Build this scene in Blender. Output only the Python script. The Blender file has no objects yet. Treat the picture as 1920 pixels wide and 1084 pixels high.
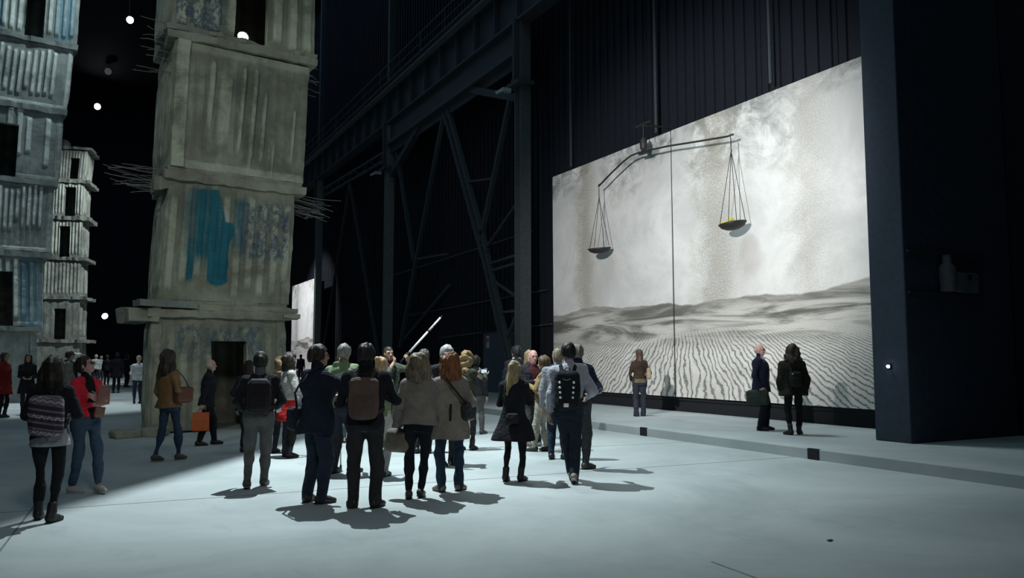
import bpy, math, random
import numpy as np
from mathutils import Vector, Matrix
rnd = random.Random(7)
S = bpy.context.scene
C = S.collection

# ------------------------------------------------------------------ camera
cam_d = bpy.data.cameras.new('camera')
cam = bpy.data.objects.new('camera', cam_d); C.objects.link(cam)
cam_d.sensor_fit = 'HORIZONTAL'; cam_d.sensor_width = 36.0
cam_d.lens = 1500.0 / 1920.0 * 36.0
cam_d.clip_end = 400
cam.location = (0, 0, 1.6)
cam.rotation_euler = (math.radians(90 + 4.9533), 0, -math.radians(27.686))
S.camera = cam

# ------------------------------------------------------------------ colour management, world
S.view_settings.view_transform = 'Standard'
S.view_settings.look = 'None'
S.view_settings.gamma = 1.0
S.view_settings.use_curve_mapping = False
S.view_settings.exposure = 0.0
w = bpy.data.worlds.new('world'); S.world = w
w.use_nodes = True
w.node_tree.nodes['Background'].inputs[0].default_value = (0.25, 0.42, 0.75, 1)
w.node_tree.nodes['Background'].inputs[1].default_value = 0.004

# ------------------------------------------------------------------ lights
def spot(name, loc, target, power, deg, blend=0.3, color=(1, 1, 1), size=0.15):
    d = bpy.data.lights.new(name, 'SPOT'); d.energy = power; d.spot_size = math.radians(deg)
    d.spot_blend = blend; d.color = color; d.shadow_soft_size = size
    o = bpy.data.objects.new(name, d); C.objects.link(o); o.location = loc
    o.rotation_euler = (Vector(target) - Vector(loc)).to_track_quat('-Z', 'Y').to_euler()
    return o
def area(name, loc, target, power, sx, sy, color):
    d = bpy.data.lights.new(name, 'AREA'); d.shape = 'RECTANGLE'; d.size = sx; d.size_y = sy
    d.energy = power; d.color = color
    o = bpy.data.objects.new(name, d); C.objects.link(o); o.location = loc
    o.rotation_euler = (Vector(target) - Vector(loc)).to_track_quat('-Z', 'Y').to_euler()
    return o
# overhead spotlight in front of the near tower: pool on the floor round the crowd
LAMP = (3.5, 12.9, 9.0)
spot('crowd_spotlight', LAMP, (3.6, 11.8, 0), 6600, 90, 1.0, (0.82, 0.96, 1.0), 0.02)
# floodlights that wash the large canvas
spot('canvas_floodlight', (-2.5, 6.0, 7.0), (14.0, 16.6, 5.0), 15500, 42, 0.75, (1.0, 0.985, 0.97), 0.10)
spot('far_canvas_floodlight', (6.5, 57.0, 11.0), (14.0, 60.0, 4.6), 6500, 64, 0.5, (0.95, 0.97, 1.0), 0.1)
# rig lights over the far towers
spot('left_tower_spotlight', (1.5, 29.5, 21.0), (-3.6, 34.0, 5.5), 3600, 66, 0.6, (0.80, 0.95, 1.0), 0.10)
spot('rear_tower_spotlight', (9.0, 46.0, 20.0), (-1.0, 58.5, 7.0), 15000, 50, 0.6, (0.93, 1.0, 0.95), 0.2)
spot('far_floor_spotlight', (-2.2, 33.0, 16.0), (-2.2, 30.0, 0), 5200, 34, 0.35, (0.85, 0.96, 1.0), 0.1)
spot('rear_floor_spotlight', (3.0, 36.0, 16.0), (2.0, 35.0, 0), 2600, 56, 0.5, (0.85, 0.96, 1.0), 0.1)
spot('near_tower_spotlight', (-5.5, 3.0, 10.0), (2.8, 19.0, 5.6), 1900, 50, 0.9, (0.93, 1.0, 0.86), 0.3)
spot('crowd_fill_spot', (1.0, -7.0, 12.0), (3.4, 11.6, 0.8), 1900, 58, 1.0, (0.98, 0.98, 0.93), 1.2)  # added fill from behind the camera, lifts the crowd's backs and the shadows
spot('platform_spotlight', (9.0, 15.0, 13.0), (11.4, 14.0, 0), 3600, 84, 0.9, (0.82, 0.96, 1.0), 1.6)
# added soft area fills, no fixtures, standing in for the rig's weak spill
area('roof_fill_near', (4, 12, 27), (4, 12, 0), 1000, 22, 30, (0.50, 0.82, 1.0))
area('roof_fill_far', (3, 62, 29.5), (3, 62, 0), 650, 24, 40, (0.35, 0.58, 1.0))
area('roof_fill_left', (-14, 22, 22), (14, 30, 8), 380, 16, 20, (0.50, 0.76, 1.0))

# ------------------------------------------------------------------ materials
MATS = {}
def principled(name, col, rough=0.8, metal=0.0, spec=0.3):
    m = bpy.data.materials.new(name); m.use_nodes = True
    b = m.node_tree.nodes['Principled BSDF']
    b.inputs['Base Color'].default_value = (*col, 1); b.inputs['Roughness'].default_value = rough
    b.inputs['Metallic'].default_value = metal; b.inputs['Specular IOR Level'].default_value = spec
    return m, m.node_tree, b
class NT:
    """small helper to write node graphs as expressions"""
    def __init__(s, nt): s.nt = nt; s.tc = None
    def n(s, t, **k):
        x = s.nt.nodes.new(t)
        for a, v in k.items(): setattr(x, a, v)
        return x
    def put(s, sock, v):
        if isinstance(v, bpy.types.NodeSocket): s.nt.links.new(v, sock)
        elif v is not None: sock.default_value = v
    def coord(s, kind='Object'):
        if s.tc is None: s.tc = s.n('ShaderNodeTexCoord')
        return s.tc.outputs[kind]
    def mapping(s, v, scale=(1, 1, 1), loc=(0, 0, 0)):
        x = s.n('ShaderNodeMapping'); s.put(x.inputs[0], v); x.inputs['Scale'].default_value = scale
        x.inputs['Location'].default_value = loc; return x.outputs[0]
    def noise(s, v, scale, detail=4, rough=0.6, dist=0.0):
        x = s.n('ShaderNodeTexNoise'); s.put(x.inputs['Vector'], v); x.inputs['Scale'].default_value = scale
        x.inputs['Detail'].default_value = detail; x.inputs['Roughness'].default_value = rough
        x.inputs['Distortion'].default_value = dist; return x.outputs['Fac']
    def math(s, op, a, b=None, c=None):
        x = s.n('ShaderNodeMath', operation=op); s.put(x.inputs[0], a)
        if b is not None: s.put(x.inputs[1], b)
        if c is not None: s.put(x.inputs[2], c)
        return x.outputs[0]
    def ramp(s, f, a, b):
        x = s.n('ShaderNodeMapRange', interpolation_type='SMOOTHSTEP'); s.put(x.inputs[0], f)
        s.put(x.inputs[1], a); s.put(x.inputs[2], b); return x.outputs[0]
    def mix(s, f, a, b):
        x = s.n('ShaderNodeMix', data_type='RGBA'); s.put(x.inputs[0], f)
        for k, v in ((6, a), (7, b)):
            s.put(x.inputs[k], (*v, 1) if isinstance(v, tuple) and len(v) == 3 else v)
        return x.outputs[2]
    def bump(s, h, strength, dist=0.02):
        x = s.n('ShaderNodeBump'); s.put(x.inputs['Height'], h); x.inputs['Strength'].default_value = strength
        x.inputs['Distance'].default_value = dist; return x.outputs[0]
    def sep(s, v):
        x = s.n('ShaderNodeSeparateXYZ'); s.put(x.inputs[0], v); return x.outputs
    def attr(s, name):
        x = s.n('ShaderNodeAttribute'); x.attribute_name = name; return x.outputs
def mul(c, f): return tuple(min(1, x * f) for x in c)
def fabric(col, rough=0.9, weave=180):
    key = ('fab', col, rough, weave)
    if key not in MATS:
        m, nt, b = principled('fabric', col, rough, 0, 0.15); N = NT(nt)
        o = N.coord()
        n1 = N.noise(o, 6, 3); n2 = N.noise(o, weave, 2)
        f = N.ramp(n1, 0.3, 0.7)
        N.put(b.inputs['Base Color'], N.mix(f, mul(col, 0.82), mul(col, 1.15)))
        wr = N.noise(N.mapping(o, (1, 1, 1.6)), 9, 3, 0.5, 1.2)
        N.put(b.inputs['Normal'], N.bump(N.math('ADD', N.math('MULTIPLY', wr, 6.0), N.math('MULTIPLY', n2, 0.6)), 0.7, 0.008))
        MATS[key] = m
    return MATS[key]
def smooth_mat(col, rough=0.5, metal=0.0, spec=0.4, name='painted'):
    key = ('sm', col, rough, metal)
    if key not in MATS:
        m, nt, b = principled(name, col, rough, metal, spec); N = NT(nt)
        n1 = N.noise(N.coord(), 9, 4)
        N.put(b.inputs['Base Color'], N.mix(N.ramp(n1, 0.3, 0.75), mul(col, 0.8), mul(col, 1.12)))
        N.put(b.inputs['Roughness'], N.math('ADD', N.math('MULTIPLY', n1, 0.25), max(0.05, rough - 0.12)))
        MATS[key] = m
    return MATS[key]
def skin_mat(col):
    key = ('skin', col)
    if key not in MATS:
        m, nt, b = principled('skin', col, 0.55, 0, 0.35); N = NT(nt)
        n1 = N.noise(N.coord(), 22, 3)
        N.put(b.inputs['Base Color'], N.mix(N.ramp(n1, 0.35, 0.7), mul(col, 0.88), (min(1, col[0] * 1.08), col[1], col[2] * 0.97)))
        b.inputs['Subsurface Weight'].default_value = 0.0
        MATS[key] = m
    return MATS[key]
def hair_mat(col):
    key = ('hair', col)
    if key not in MATS:
        m, nt, b = principled('hair', col, 0.5, 0, 0.3); N = NT(nt)
        o = N.mapping(N.coord(), (60, 60, 7))
        n1 = N.noise(o, 1.0, 3)
        N.put(b.inputs['Base Color'], N.mix(N.ramp(n1, 0.3, 0.7), mul(col, 0.55), mul(col, 1.45)))
        N.put(b.inputs['Normal'], N.bump(n1, 0.6, 0.01))
        MATS[key] = m
    return MATS[key]
def emis(col, st):
    key = ('em', col, st)
    if key not in MATS:
        m, nt, b = principled('lit_lens', col, 0.4)
        b.inputs['Emission Color'].default_value = (*col, 1); b.inputs['Emission Strength'].default_value = st
        MATS[key] = m
    return MATS[key]

def concrete(name, col, paint=(0.03, 0.2, 0.3), dark=0.55, scale=1.0, hi=2.0):
    """cast concrete with streaks, stains and (where the mesh says so) old paint"""
    m, nt, b = principled(name, col, 0.92, 0, 0.15); N = NT(nt)
    o = N.coord()
    big = N.noise(o, 0.9 * scale, 5, 0.65, 0.4)
    streak = N.noise(N.mapping(o, (7, 7, 0.55)), 1.0 * scale, 5, 0.7)
    fine = N.noise(o, 28 * scale, 5, 0.75)
    a = N.mix(N.ramp(big, 0.32, 0.72), mul(col, dark), mul(col, 1.1))
    a = N.mix(N.math('MULTIPLY', N.ramp(streak, 0.5, 0.78), 0.6), a, mul(col, 0.42))
    a = N.mix(N.math('MULTIPLY', N.ramp(fine, 0.55, 0.8), 0.35), a, mul(col, 1.5))
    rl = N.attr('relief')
    a = N.mix(N.math('MULTIPLY', N.math('MULTIPLY', rl[2], N.ramp(N.math('ADD', big, N.math('MULTIPLY', fine, 0.4)), 0.45, 0.85)), 0.8), a, mul(col, hi))  # raised ribs paler: chalky wear plus rib highlights put into the colour
    at = N.attr('paint')
    wash = N.attr('wash')
    pm = N.math('MULTIPLY', at[2], N.ramp(N.math('ADD', fine, N.math('MULTIPLY', streak, 0.8)), 0.62, 0.95))
    pm = N.math('ADD', pm, N.math('MULTIPLY', N.ramp(at[2], 0.15, 0.95), N.math('ADD', 0.35, N.math('MULTIPLY', N.ramp(streak, 0.3, 0.6), 0.35)))); pm = N.math('MINIMUM', pm, 1.0)
    a = N.mix(pm, a, N.mix(N.ramp(big, 0.3, 0.7), paint, mul(paint, 1.45)))
    pw = N.math('MULTIPLY', wash[2], N.ramp(N.noise(N.mapping(o, (7, 7, 4.5)), 1.0, 5, 0.78), 0.44, 0.55))
    a = N.mix(N.math('MINIMUM', pw, 1.0), a, (0.055, 0.10, 0.16))
    N.put(b.inputs['Base Color'], a)
    h = N.math('ADD', N.math('MULTIPLY', fine, 0.5), streak)
    N.put(b.inputs['Normal'], N.bump(h, 0.6, 0.03))
    return m

# ------------------------------------------------------------------ mesh helpers
def mesh_np(name, V, Q, smooth=True, mats=None, mi=None):
    me = bpy.data.meshes.new(name)
    V = np.asarray(V, np.float32); Q = np.asarray(Q, np.int32)
    nf, k = Q.shape
    me.vertices.add(len(V)); me.vertices.foreach_set('co', V.ravel())
    me.loops.add(nf * k); me.loops.foreach_set('vertex_index', Q.ravel())
    me.polygons.add(nf); me.polygons.foreach_set('loop_start', np.arange(0, nf * k, k, dtype=np.int32))
    me.polygons.foreach_set('use_smooth', np.full(nf, smooth, dtype=bool))
    for m in (mats or []): me.materials.append(m)
    if mi is not None: me.polygons.foreach_set('material_index', np.asarray(mi, np.int32))
    me.update(calc_edges=True); me.validate()
    return me
def link(name, me, parent=None, loc=(0, 0, 0), rot=0.0):
    o = bpy.data.objects.new(name, me); C.objects.link(o)
    o.location = loc
    if isinstance(rot, (tuple, list)): o.rotation_euler = rot
    else: o.rotation_euler = (0, 0, rot)
    if parent is not None: o.parent = parent
    return o
def empty(name, loc, rot=0.0): return link(name, None, None, loc, rot)
def tag(o, label=None, cat=None, group=None, kind=None):
    if label: o['label'] = label
    if cat: o['category'] = cat
    if group: o['group'] = group
    if kind: o['kind'] = kind
    return o
class MB:
    """collects boxes, bars, lathes; builds one mesh"""
    def __init__(s): s.v = []; s.f = []
    def box(s, lo, hi, R=None, o=(0, 0, 0)):
        b = len(s.v)
        for k in range(8):
            p = Vector((hi[0] if k & 1 else lo[0], hi[1] if k & 2 else lo[1], hi[2] if k & 4 else lo[2]))
            if R is not None: p = R @ p
            s.v.append(tuple(p + Vector(o)))
        for f in ((0, 2, 3, 1), (4, 5, 7, 6), (0, 1, 5, 4), (2, 6, 7, 3), (0, 4, 6, 2), (1, 3, 7, 5)):
            s.f.append(tuple(b + i for i in f))
        return s
    def tube(s, pts, r, n=8, cap=True):
        pts = [Vector(p) for p in pts]; b = len(s.v); m = len(pts)
        rs = r if isinstance(r, (list, tuple)) else [r] * m
        prev = None
        for i, p in enumerate(pts):
            t = (pts[min(i + 1, m - 1)] - pts[max(i - 1, 0)]).normalized()
            if prev is None:
                a = Vector((0, 0, 1)) if abs(t.z) < 0.9 else Vector((1, 0, 0))
                u = t.cross(a).normalized()
            else: u = (prev - t * prev.dot(t)).normalized()
            prev = u; v = t.cross(u)
            for k in range(n):
                an = 2 * math.pi * k / n
                s.v.append(tuple(p + (u * math.cos(an) + v * math.sin(an)) * rs[i]))
        for i in range(m - 1):
            for k in range(n):
                k2 = (k + 1) % n
                s.f.append((b + i * n + k, b + i * n + k2, b + (i + 1) * n + k2, b + (i + 1) * n + k))
        if cap:
            s.f.append(tuple(b + k for k in reversed(range(n)))); s.f.append(tuple(b + (m - 1) * n + k for k in range(n)))
        return s
    def bar(s, a, b_, w, h, up=(0, 0, 1)):
        a = Vector(a); b_ = Vector(b_); t = (b_ - a); L = t.length; t.normalize()
        u = Vector(up)
        if abs(u.dot(t)) > 0.98: u = Vector((1, 0, 0))
        x = t.cross(u).normalized(); z = x.cross(t).normalized()
        R = Matrix((x, t, z)).transposed()
        return s.box((-w / 2, 0, -h / 2), (w / 2, L, h / 2), R, a)
    def lathe(s, prof, n=20, o=(0, 0, 0)):
        b = len(s.v)
        for (r, z) in prof:
            for k in range(n):
                an = 2 * math.pi * k / n
                s.v.append((o[0] + r * math.cos(an), o[1] + r * math.sin(an), o[2] + z))
        for i in range(len(prof) - 1):
            for k in range(n):
                k2 = (k + 1) % n
                s.f.append((b + i * n + k, b + i * n + k2, b + (i + 1) * n + k2, b + (i + 1) * n + k))
        return s
    def mesh(s, name, mat, smooth=False, bevel=0):
        me = bpy.data.meshes.new(name); me.from_pydata(s.v, [], s.f); me.materials.append(mat)
        for p in me.polygons: p.use_smooth = smooth
        me.update(); return me
    def build(s, name, mat, parent=None, smooth=False, loc=(0, 0, 0), rot=0.0, bevel=0):
        o = link(name, s.mesh(name, mat, smooth), parent, loc, rot)
        if bevel:
            md = o.modifiers.new('bevel', 'BEVEL'); md.width = bevel; md.segments = 2; md.limit_method = 'ANGLE'
        return o

# ------------------------------------------------------------------ implicit surfaces (bodies, clothes, bags)
def smin(a, b, k):
    if k <= 0: return np.minimum(a, b)
    h = np.maximum(k - np.abs(a - b), 0) / k
    return np.minimum(a, b) - h * h * k * 0.25
def V3(*a): return np.array(a, float)
def cone(a, b, ra, rb):
    a = np.asarray(a, float); b = np.asarray(b, float); ba = b - a; L2 = max(ba @ ba, 1e-9); rm = max(ra, rb)
    def f(p):
        t = np.clip(((p - a) @ ba) / L2, 0, 1)
        q = p - a - t[..., None] * ba
        return np.sqrt((q * q).sum(-1)) - (ra + (rb - ra) * t)
    return np.minimum(a, b) - rm, np.maximum(a, b) + rm, f
def ell(c, r, R=None, o=None):
    c = np.asarray(c, float); r = np.asarray(r, float); m = r.min()
    if R is not None:
        cw = R @ c + o; ext = np.abs(R) @ r
    else: cw = c; ext = r
    def f(p):
        q = (p - cw)
        if R is not None: q = q @ R
        q = q / r; k = np.sqrt((q * q).sum(-1))
        return (k - 1) * m * (0.55 + 0.45 * np.clip(k, 0, 1)) if False else (k - 1) * m
    return cw - ext, cw + ext, f
def rbox(c, hs, rd, R=np.eye(3)):
    c = np.asarray(c, float); hs = np.asarray(hs, float) - rd; ext = np.abs(R) @ (hs + rd)
    def f(p):
        q = np.abs((p - c) @ R) - hs
        return np.sqrt((np.maximum(q, 0) ** 2).sum(-1)) + np.minimum(q.max(-1), 0) - rd
    return c - ext, c + ext, f
def loft(secs, o=V3(0, 0, 0), R=np.eye(3), p=2.3, inflate=0.0):
    """secs: rows z, rx, ry, cx, cy in a local frame"""
    s = np.array(sorted(secs), float)
    z, rx, ry, cx, cy = s.T; rx = rx + inflate; ry = ry + inflate
    zf = np.linspace(z[0], z[-1], 60)
    def sm(v):
        f = np.interp(zf, z, v); k = np.ones(7) / 7
        return np.convolve(np.pad(f, 3, mode='edge'), k, 'valid')
    RX, RY, CX, CY = sm(rx), sm(ry), sm(cx), sm(cy)
    m = max(RX.max(), RY.max()); hx = np.abs(cx).max() + m; hy = np.abs(cy).max() + m
    cor = np.array([[sx * hx, sy * hy, zz] for sx in (-1, 1) for sy in (-1, 1) for zz in (z[0], z[-1])]) @ R.T + o
    def f(q):
        l = (q - o) @ R
        ax = np.interp(l[..., 2], zf, RX); ay = np.interp(l[..., 2], zf, RY)
        x = np.abs(l[..., 0] - np.interp(l[..., 2], zf, CX)) / ax; y = np.abs(l[..., 1] - np.interp(l[..., 2], zf, CY)) / ay
        d = ((x ** p + y ** p) ** (1 / p) - 1) * np.minimum(ax, ay)
        e = np.maximum(z[0] - l[..., 2], l[..., 2] - z[-1])
        return np.maximum(d, e)
    return cor.min(0), cor.max(0), f
def half(nrm, off):
    """everything on the positive side of a plane"""
    nrm = np.asarray(nrm, float)
    return None, None, lambda p: off - p @ nrm
def raw(lo, hi, f): return np.asarray(lo, float), np.asarray(hi, float), f

def nets(F, lo, h):
    s = F < 0
    n = np.array(F.shape)
    c = np.zeros(n - 1, np.int8)
    for a in (0, 1):
        for b in (0, 1):
            for d in (0, 1):
                c += s[a:n[0] - 1 + a, b:n[1] - 1 + b, d:n[2] - 1 + d]
    act = np.argwhere((c > 0) & (c < 8))
    if len(act) == 0: return np.zeros((0, 3)), np.zeros((0, 4), int)
    idx = np.full(n - 1, -1, np.int64); idx[tuple(act.T)] = np.arange(len(act))
    off = np.array([(a, b, d) for a in (0, 1) for b in (0, 1) for d in (0, 1)])
    cv = np.stack([F[tuple((act + o).T)] for o in off], 1)
    acc = np.zeros((len(act), 3)); cnt = np.zeros(len(act))
    for i in range(8):
        for j in range(i + 1, 8):
            if np.abs(off[i] - off[j]).sum() != 1: continue
            f0, f1 = cv[:, i], cv[:, j]; m = (f0 < 0) != (f1 < 0)
            t = np.where(m, f0 / np.where(m, f0 - f1, 1), 0)
            acc += np.where(m[:, None], off[i] + t[:, None] * (off[j] - off[i]), 0); cnt += m
    V = (act + acc / cnt[:, None]) * h + lo
    Q = []
    for ax in range(3):
        b, d = (ax + 1) % 3, (ax + 2) % 3
        sl0 = [slice(None)] * 3; sl1 = [slice(None)] * 3
        sl0[ax] = slice(0, -1); sl1[ax] = slice(1, None)
        s0, s1 = s[tuple(sl0)], s[tuple(sl1)]
        e = np.argwhere(s0 != s1)
        e = e[(e[:, b] > 0) & (e[:, d] > 0) & (e[:, b] < n[b] - 1) & (e[:, d] < n[d] - 1)]
        if not len(e): continue
        eb = np.zeros(3, int); eb[b] = 1; ed = np.zeros(3, int); ed[d] = 1
        q = np.stack([idx[tuple((e - eb - ed).T)], idx[tuple((e - ed).T)], idx[tuple(e.T)], idx[tuple((e - eb).T)]], 1)
        fl = ~s0[tuple(e.T)]
        q[fl] = q[fl][:, ::-1]
        Q.append(q)
    Q = np.concatenate(Q)
    return V, Q[(Q >= 0).all(1)]
def sdf(ops, vox, fold=None, clip=None):
    """ops: list of (op, primitive, k)"""
    lo = np.min([o[1][0] for o in ops if o[0] == 'u'], 0); hi = np.max([o[1][1] for o in ops if o[0] == 'u'], 0)
    if clip is not None: lo = np.maximum(lo, clip[0]); hi = np.minimum(hi, clip[1])
    lo = lo - 2.5 * vox; hi = hi + 2.5 * vox
    n = np.ceil((hi - lo) / vox).astype(int) + 1
    ax = [lo[i] + vox * np.arange(n[i]) for i in range(3)]
    F = np.full(n, 9.0)
    for op, (a, b, f), k in ops:
        if a is None: i0 = np.zeros(3, int); i1 = n
        else:
            pad = k + 2.5 * vox
            i0 = np.clip(np.floor((a - pad - lo) / vox).astype(int), 0, n); i1 = np.clip(np.ceil((b + pad - lo) / vox).astype(int) + 1, 0, n)
            if (i1 <= i0).any(): continue
        g = np.stack(np.meshgrid(*[ax[i][i0[i]:i1[i]] for i in range(3)], indexing='ij'), -1)
        d = f(g); sl = tuple(slice(i0[i], i1[i]) for i in range(3))
        if op == 'u': F[sl] = smin(F[sl], d, k)
        elif op == 's': F[sl] = -smin(-F[sl], d, k)
    if fold is not None:
        g = np.stack(np.meshgrid(*ax, indexing='ij'), -1); near = np.abs(F) < 0.05
        F[near] += fold(g[near])
    # make sure the border is outside
    for i in range(3):
        for e in (0, -1):
            sl = [slice(None)] * 3; sl[i] = e; F[tuple(sl)] = np.maximum(F[tuple(sl)], 1e-3)
    return nets(F, lo, vox)
def foldfn(seed, amp, wl=(0.10, 0.10, 0.16)):
    r = np.random.RandomState(seed); D = r.normal(size=(5, 3)) / np.array(wl) * 0.9; ph = r.rand(5) * 6.28; am = amp * (0.4 + 0.6 * r.rand(5))
    def f(p):
        s = np.zeros(p.shape[:-1])
        for i in range(5): s += am[i] * np.sin(p @ D[i] + ph[i] + 1.3 * np.sin(p @ D[(i + 1) % 5] * 0.7))
        return s * 0.55
    return f
def rotm(ax, deg):
    return np.array(Matrix.Rotation(math.radians(deg), 3, ax))
# ================================================================== SETTING
def floor_mat():
    m, nt, b = principled('floor_concrete', (0.4, 0.42, 0.41), 0.85, 0, 0.2); N = NT(nt)
    o = N.coord()
    big = N.noise(o, 0.35, 6, 0.62, 0.5); mid = N.noise(N.mapping(o, (1.0, 0.35, 1)), 2.2, 6, 0.7); fine = N.noise(o, 45, 4, 0.7)
    a = N.mix(N.ramp(big, 0.3, 0.72), (0.30, 0.33, 0.33), (0.43, 0.46, 0.455))
    a = N.mix(N.math('MULTIPLY', N.ramp(mid, 0.52, 0.78), 0.45), a, (0.24, 0.265, 0.265))
    a = N.mix(N.math('MULTIPLY', N.ramp(fine, 0.6, 0.8), 0.25), a, (0.5, 0.52, 0.51))
    N.put(b.inputs['Base Color'], a)
    N.put(b.inputs['Normal'], N.bump(N.math('ADD', mid, N.math('MULTIPLY', fine, 0.4)), 0.18, 0.02))
    return m
M_floor = floor_mat()
M_navy = smooth_mat((0.0055, 0.0085, 0.0155), 0.75, name='dark_cladding')
M_steel = smooth_mat((0.042, 0.054, 0.063), 0.6, name='dull_painted_steel')
M_black = smooth_mat((0.008, 0.010, 0.014), 0.8, name='matt_black')
M_pillar = smooth_mat((0.034, 0.047, 0.072), 0.8, name='navy_plaster')

fl = MB(); fl.box((-30, -14, -0.3), (10.20, 97, 0))
tag(fl.build('floor', M_floor), kind='structure')
pl = MB(); pl.box((10.20, -14, -0.3), (17.5, 97, 0.17))
plat = tag(pl.build('platform', M_floor, bevel=0.015), kind='structure')
for y in (4.75, 9.16, 13.57, 17.98, 22.4, 31.0):                     # dark slots let into the kerb
    s = MB(); s.box((10.185, y - 0.11, 0.005), (10.25, y + 0.11, 0.172)); s.build('kerb_slot', M_black, plat)
# sealed joints of the floor slabs
M_joint = smooth_mat((0.16, 0.175, 0.175), 0.9, name='joint_filler')
k = 0
for a, b_ in (((-0.75, 5.5), (-0.46, 10.6)), ((-6, 10.2), (10.2, 9.55)), ((3.9, -3), (4.4, 5.0)), ((10.2, 12.2), (7.0, 12.5))):
    k += 1
    j = MB(); j.bar((a[0], a[1], 0.0), (b_[0], b_[1], 0.0), 0.018, 0.004)
    tag(j.build('trim_%d' % k, M_joint), kind='structure')
# cladding of the right wall: one ribbed sheet after another
wall = MB(); wall.box((15.35, -14, 0), (15.6, 97, 31)); wall_r = tag(wall.build('wall_right', M_navy), kind='structure')
def ribbed(width, height, ribs, depth):
    m = MB(); m.box((-0.02, 0, 0), (0.03, width, height))
    for i in range(ribs):
        y = (i + 0.5) * width / ribs
        m.box((-0.02 - depth, y - 0.07, 0), (-0.02, y + 0.07, height))
    return m
ps = ribbed(2.40, 30.5, 6, 0.07).mesh('cladding_panel', M_navy)
for i in range(34):
    link('cladding_panel', ps, wall_r, (15.31, 10.2 + i * 2.43, 0.18))
wb = MB(); wb.box((-30, 95, 0), (18, 95.4, 31)); tag(wb.build('wall_back', M_navy), kind='structure')
wl_ = MB(); wl_.box((-30.4, -14, 0), (-30, 97, 31)); tag(wl_.build('wall_left', M_navy), kind='structure')
wf = MB(); wf.box((-30, -14.4, 0), (18, -14, 31)); tag(wf.build('wall_front', M_navy), kind='structure')
ce = MB(); ce.box((-30, -14, 31), (18, 97, 31.3)); tag(ce.build('ceiling', M_navy), kind='structure')
# dark block wall right of the canvas
pb = MB(); pb.box((12.25, 8.92, 0.17), (15.3, 9.62, 26)); pil = tag(pb.build('trim_5', M_pillar, bevel=0.02), kind='structure')
M_rail = smooth_mat((0.06, 0.065, 0.075), 0.4, 0.3, name='rail_steel')
for z in (2.73, 3.44):
    r = MB(); r.box((12.3, 8.86, z - 0.025), (14.42, 8.92, z + 0.02)); tag(r.build('wall_rail', M_rail), 'dark steel rail on the side of the navy block wall, ' + ('above the pale boxes' if z > 3.0 else 'under the pale boxes'), 'rail')
M_box = smooth_mat((0.12, 0.125, 0.135), 0.6, name='grey_enamel')
b1 = empty('switch_box', (13.82, 8.92, 2.76)); tag(b1, 'square pale grey box on the lower rail of the navy block wall', 'box')
m = MB(); m.box((-0.27, -0.14, 0), (0.27, 0, 0.36)); m.build('casing', M_box, b1, bevel=0.02)
m = MB(); m.box((-0.05, -0.155, 0.22), (0.05, -0.14, 0.32)); m.build('hasp', M_black, b1)
b2 = empty('gas_bottle', (13.2, 8.78, 2.76)); tag(b2, 'tall pale bottle-shaped canister on the rail beside the square grey box', 'canister')
m = MB(); m.lathe([(0, 0), (0.125, 0), (0.13, 0.05), (0.14, 0.40), (0.13, 0.44), (0.075, 0.5), (0.07, 0.62), (0.08, 0.64), (0, 0.65)], 18); m.build('canister', M_box, b2, True)
m = MB(); m.box((-0.03, -0.145, 0.02), (0.05, -0.125, 0.07)); m.build('label_plate', smooth_mat((0.35, 0.05, 0.05), 0.6), b2)
lw = empty('indicator_lamp', (12.22, 9.28, 1.46)); tag(lw, 'tiny glowing white lamp on the navy block wall right of the canvas', 'lamp')
m = MB(); m.box((0, -0.035, -0.035), (0.03, 0.035, 0.035)); m.build('backplate', M_black, lw)
m = MB(); m.lathe([(0, -0.028), (0.02, -0.02), (0.028, 0), (0.02, 0.02), (0, 0.028)], 12); m.build('bulb', emis((0.9, 0.97, 1), 14), lw, True, loc=(-0.012, 0, 0))

# ------------------------------------------------------------------ steel frame along the right side
def lattice(a, b_, w=0.5, d=0.12, parent=None, name='brace', n=9):
    """two chords with zig-zag lacing, as one brace"""
    a = Vector(a); b_ = Vector(b_); t = (b_ - a).normalized(); s = Vector((1, 0, 0)).cross(t).normalized()
    m = MB()
    for q in (-1, 1): m.bar(a + s * q * w / 2, b_ + s * q * w / 2, d, d, (1, 0, 0))
    L = (b_ - a).length
    for i in range(n):
        q = -1 if i % 2 else 1
        m.bar(a + t * (L * i / n) + s * q * w / 2, a + t * (L * (i + 1) / n) - s * q * w / 2, 0.06, 0.06, (1, 0, 0))
    return m.build(name, M_steel, parent)
XC = 14.0
cols = [(25.83, 'broad steel column left of the large canvas, carrying the crane girder'), (41.03, 'slim pale steel column seen above the crowd, further from the large canvas'), (56.2, 'far steel column beside the distant canvas'), (71.4, 'farthest steel column of the crane runway, behind the near tower')]
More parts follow.
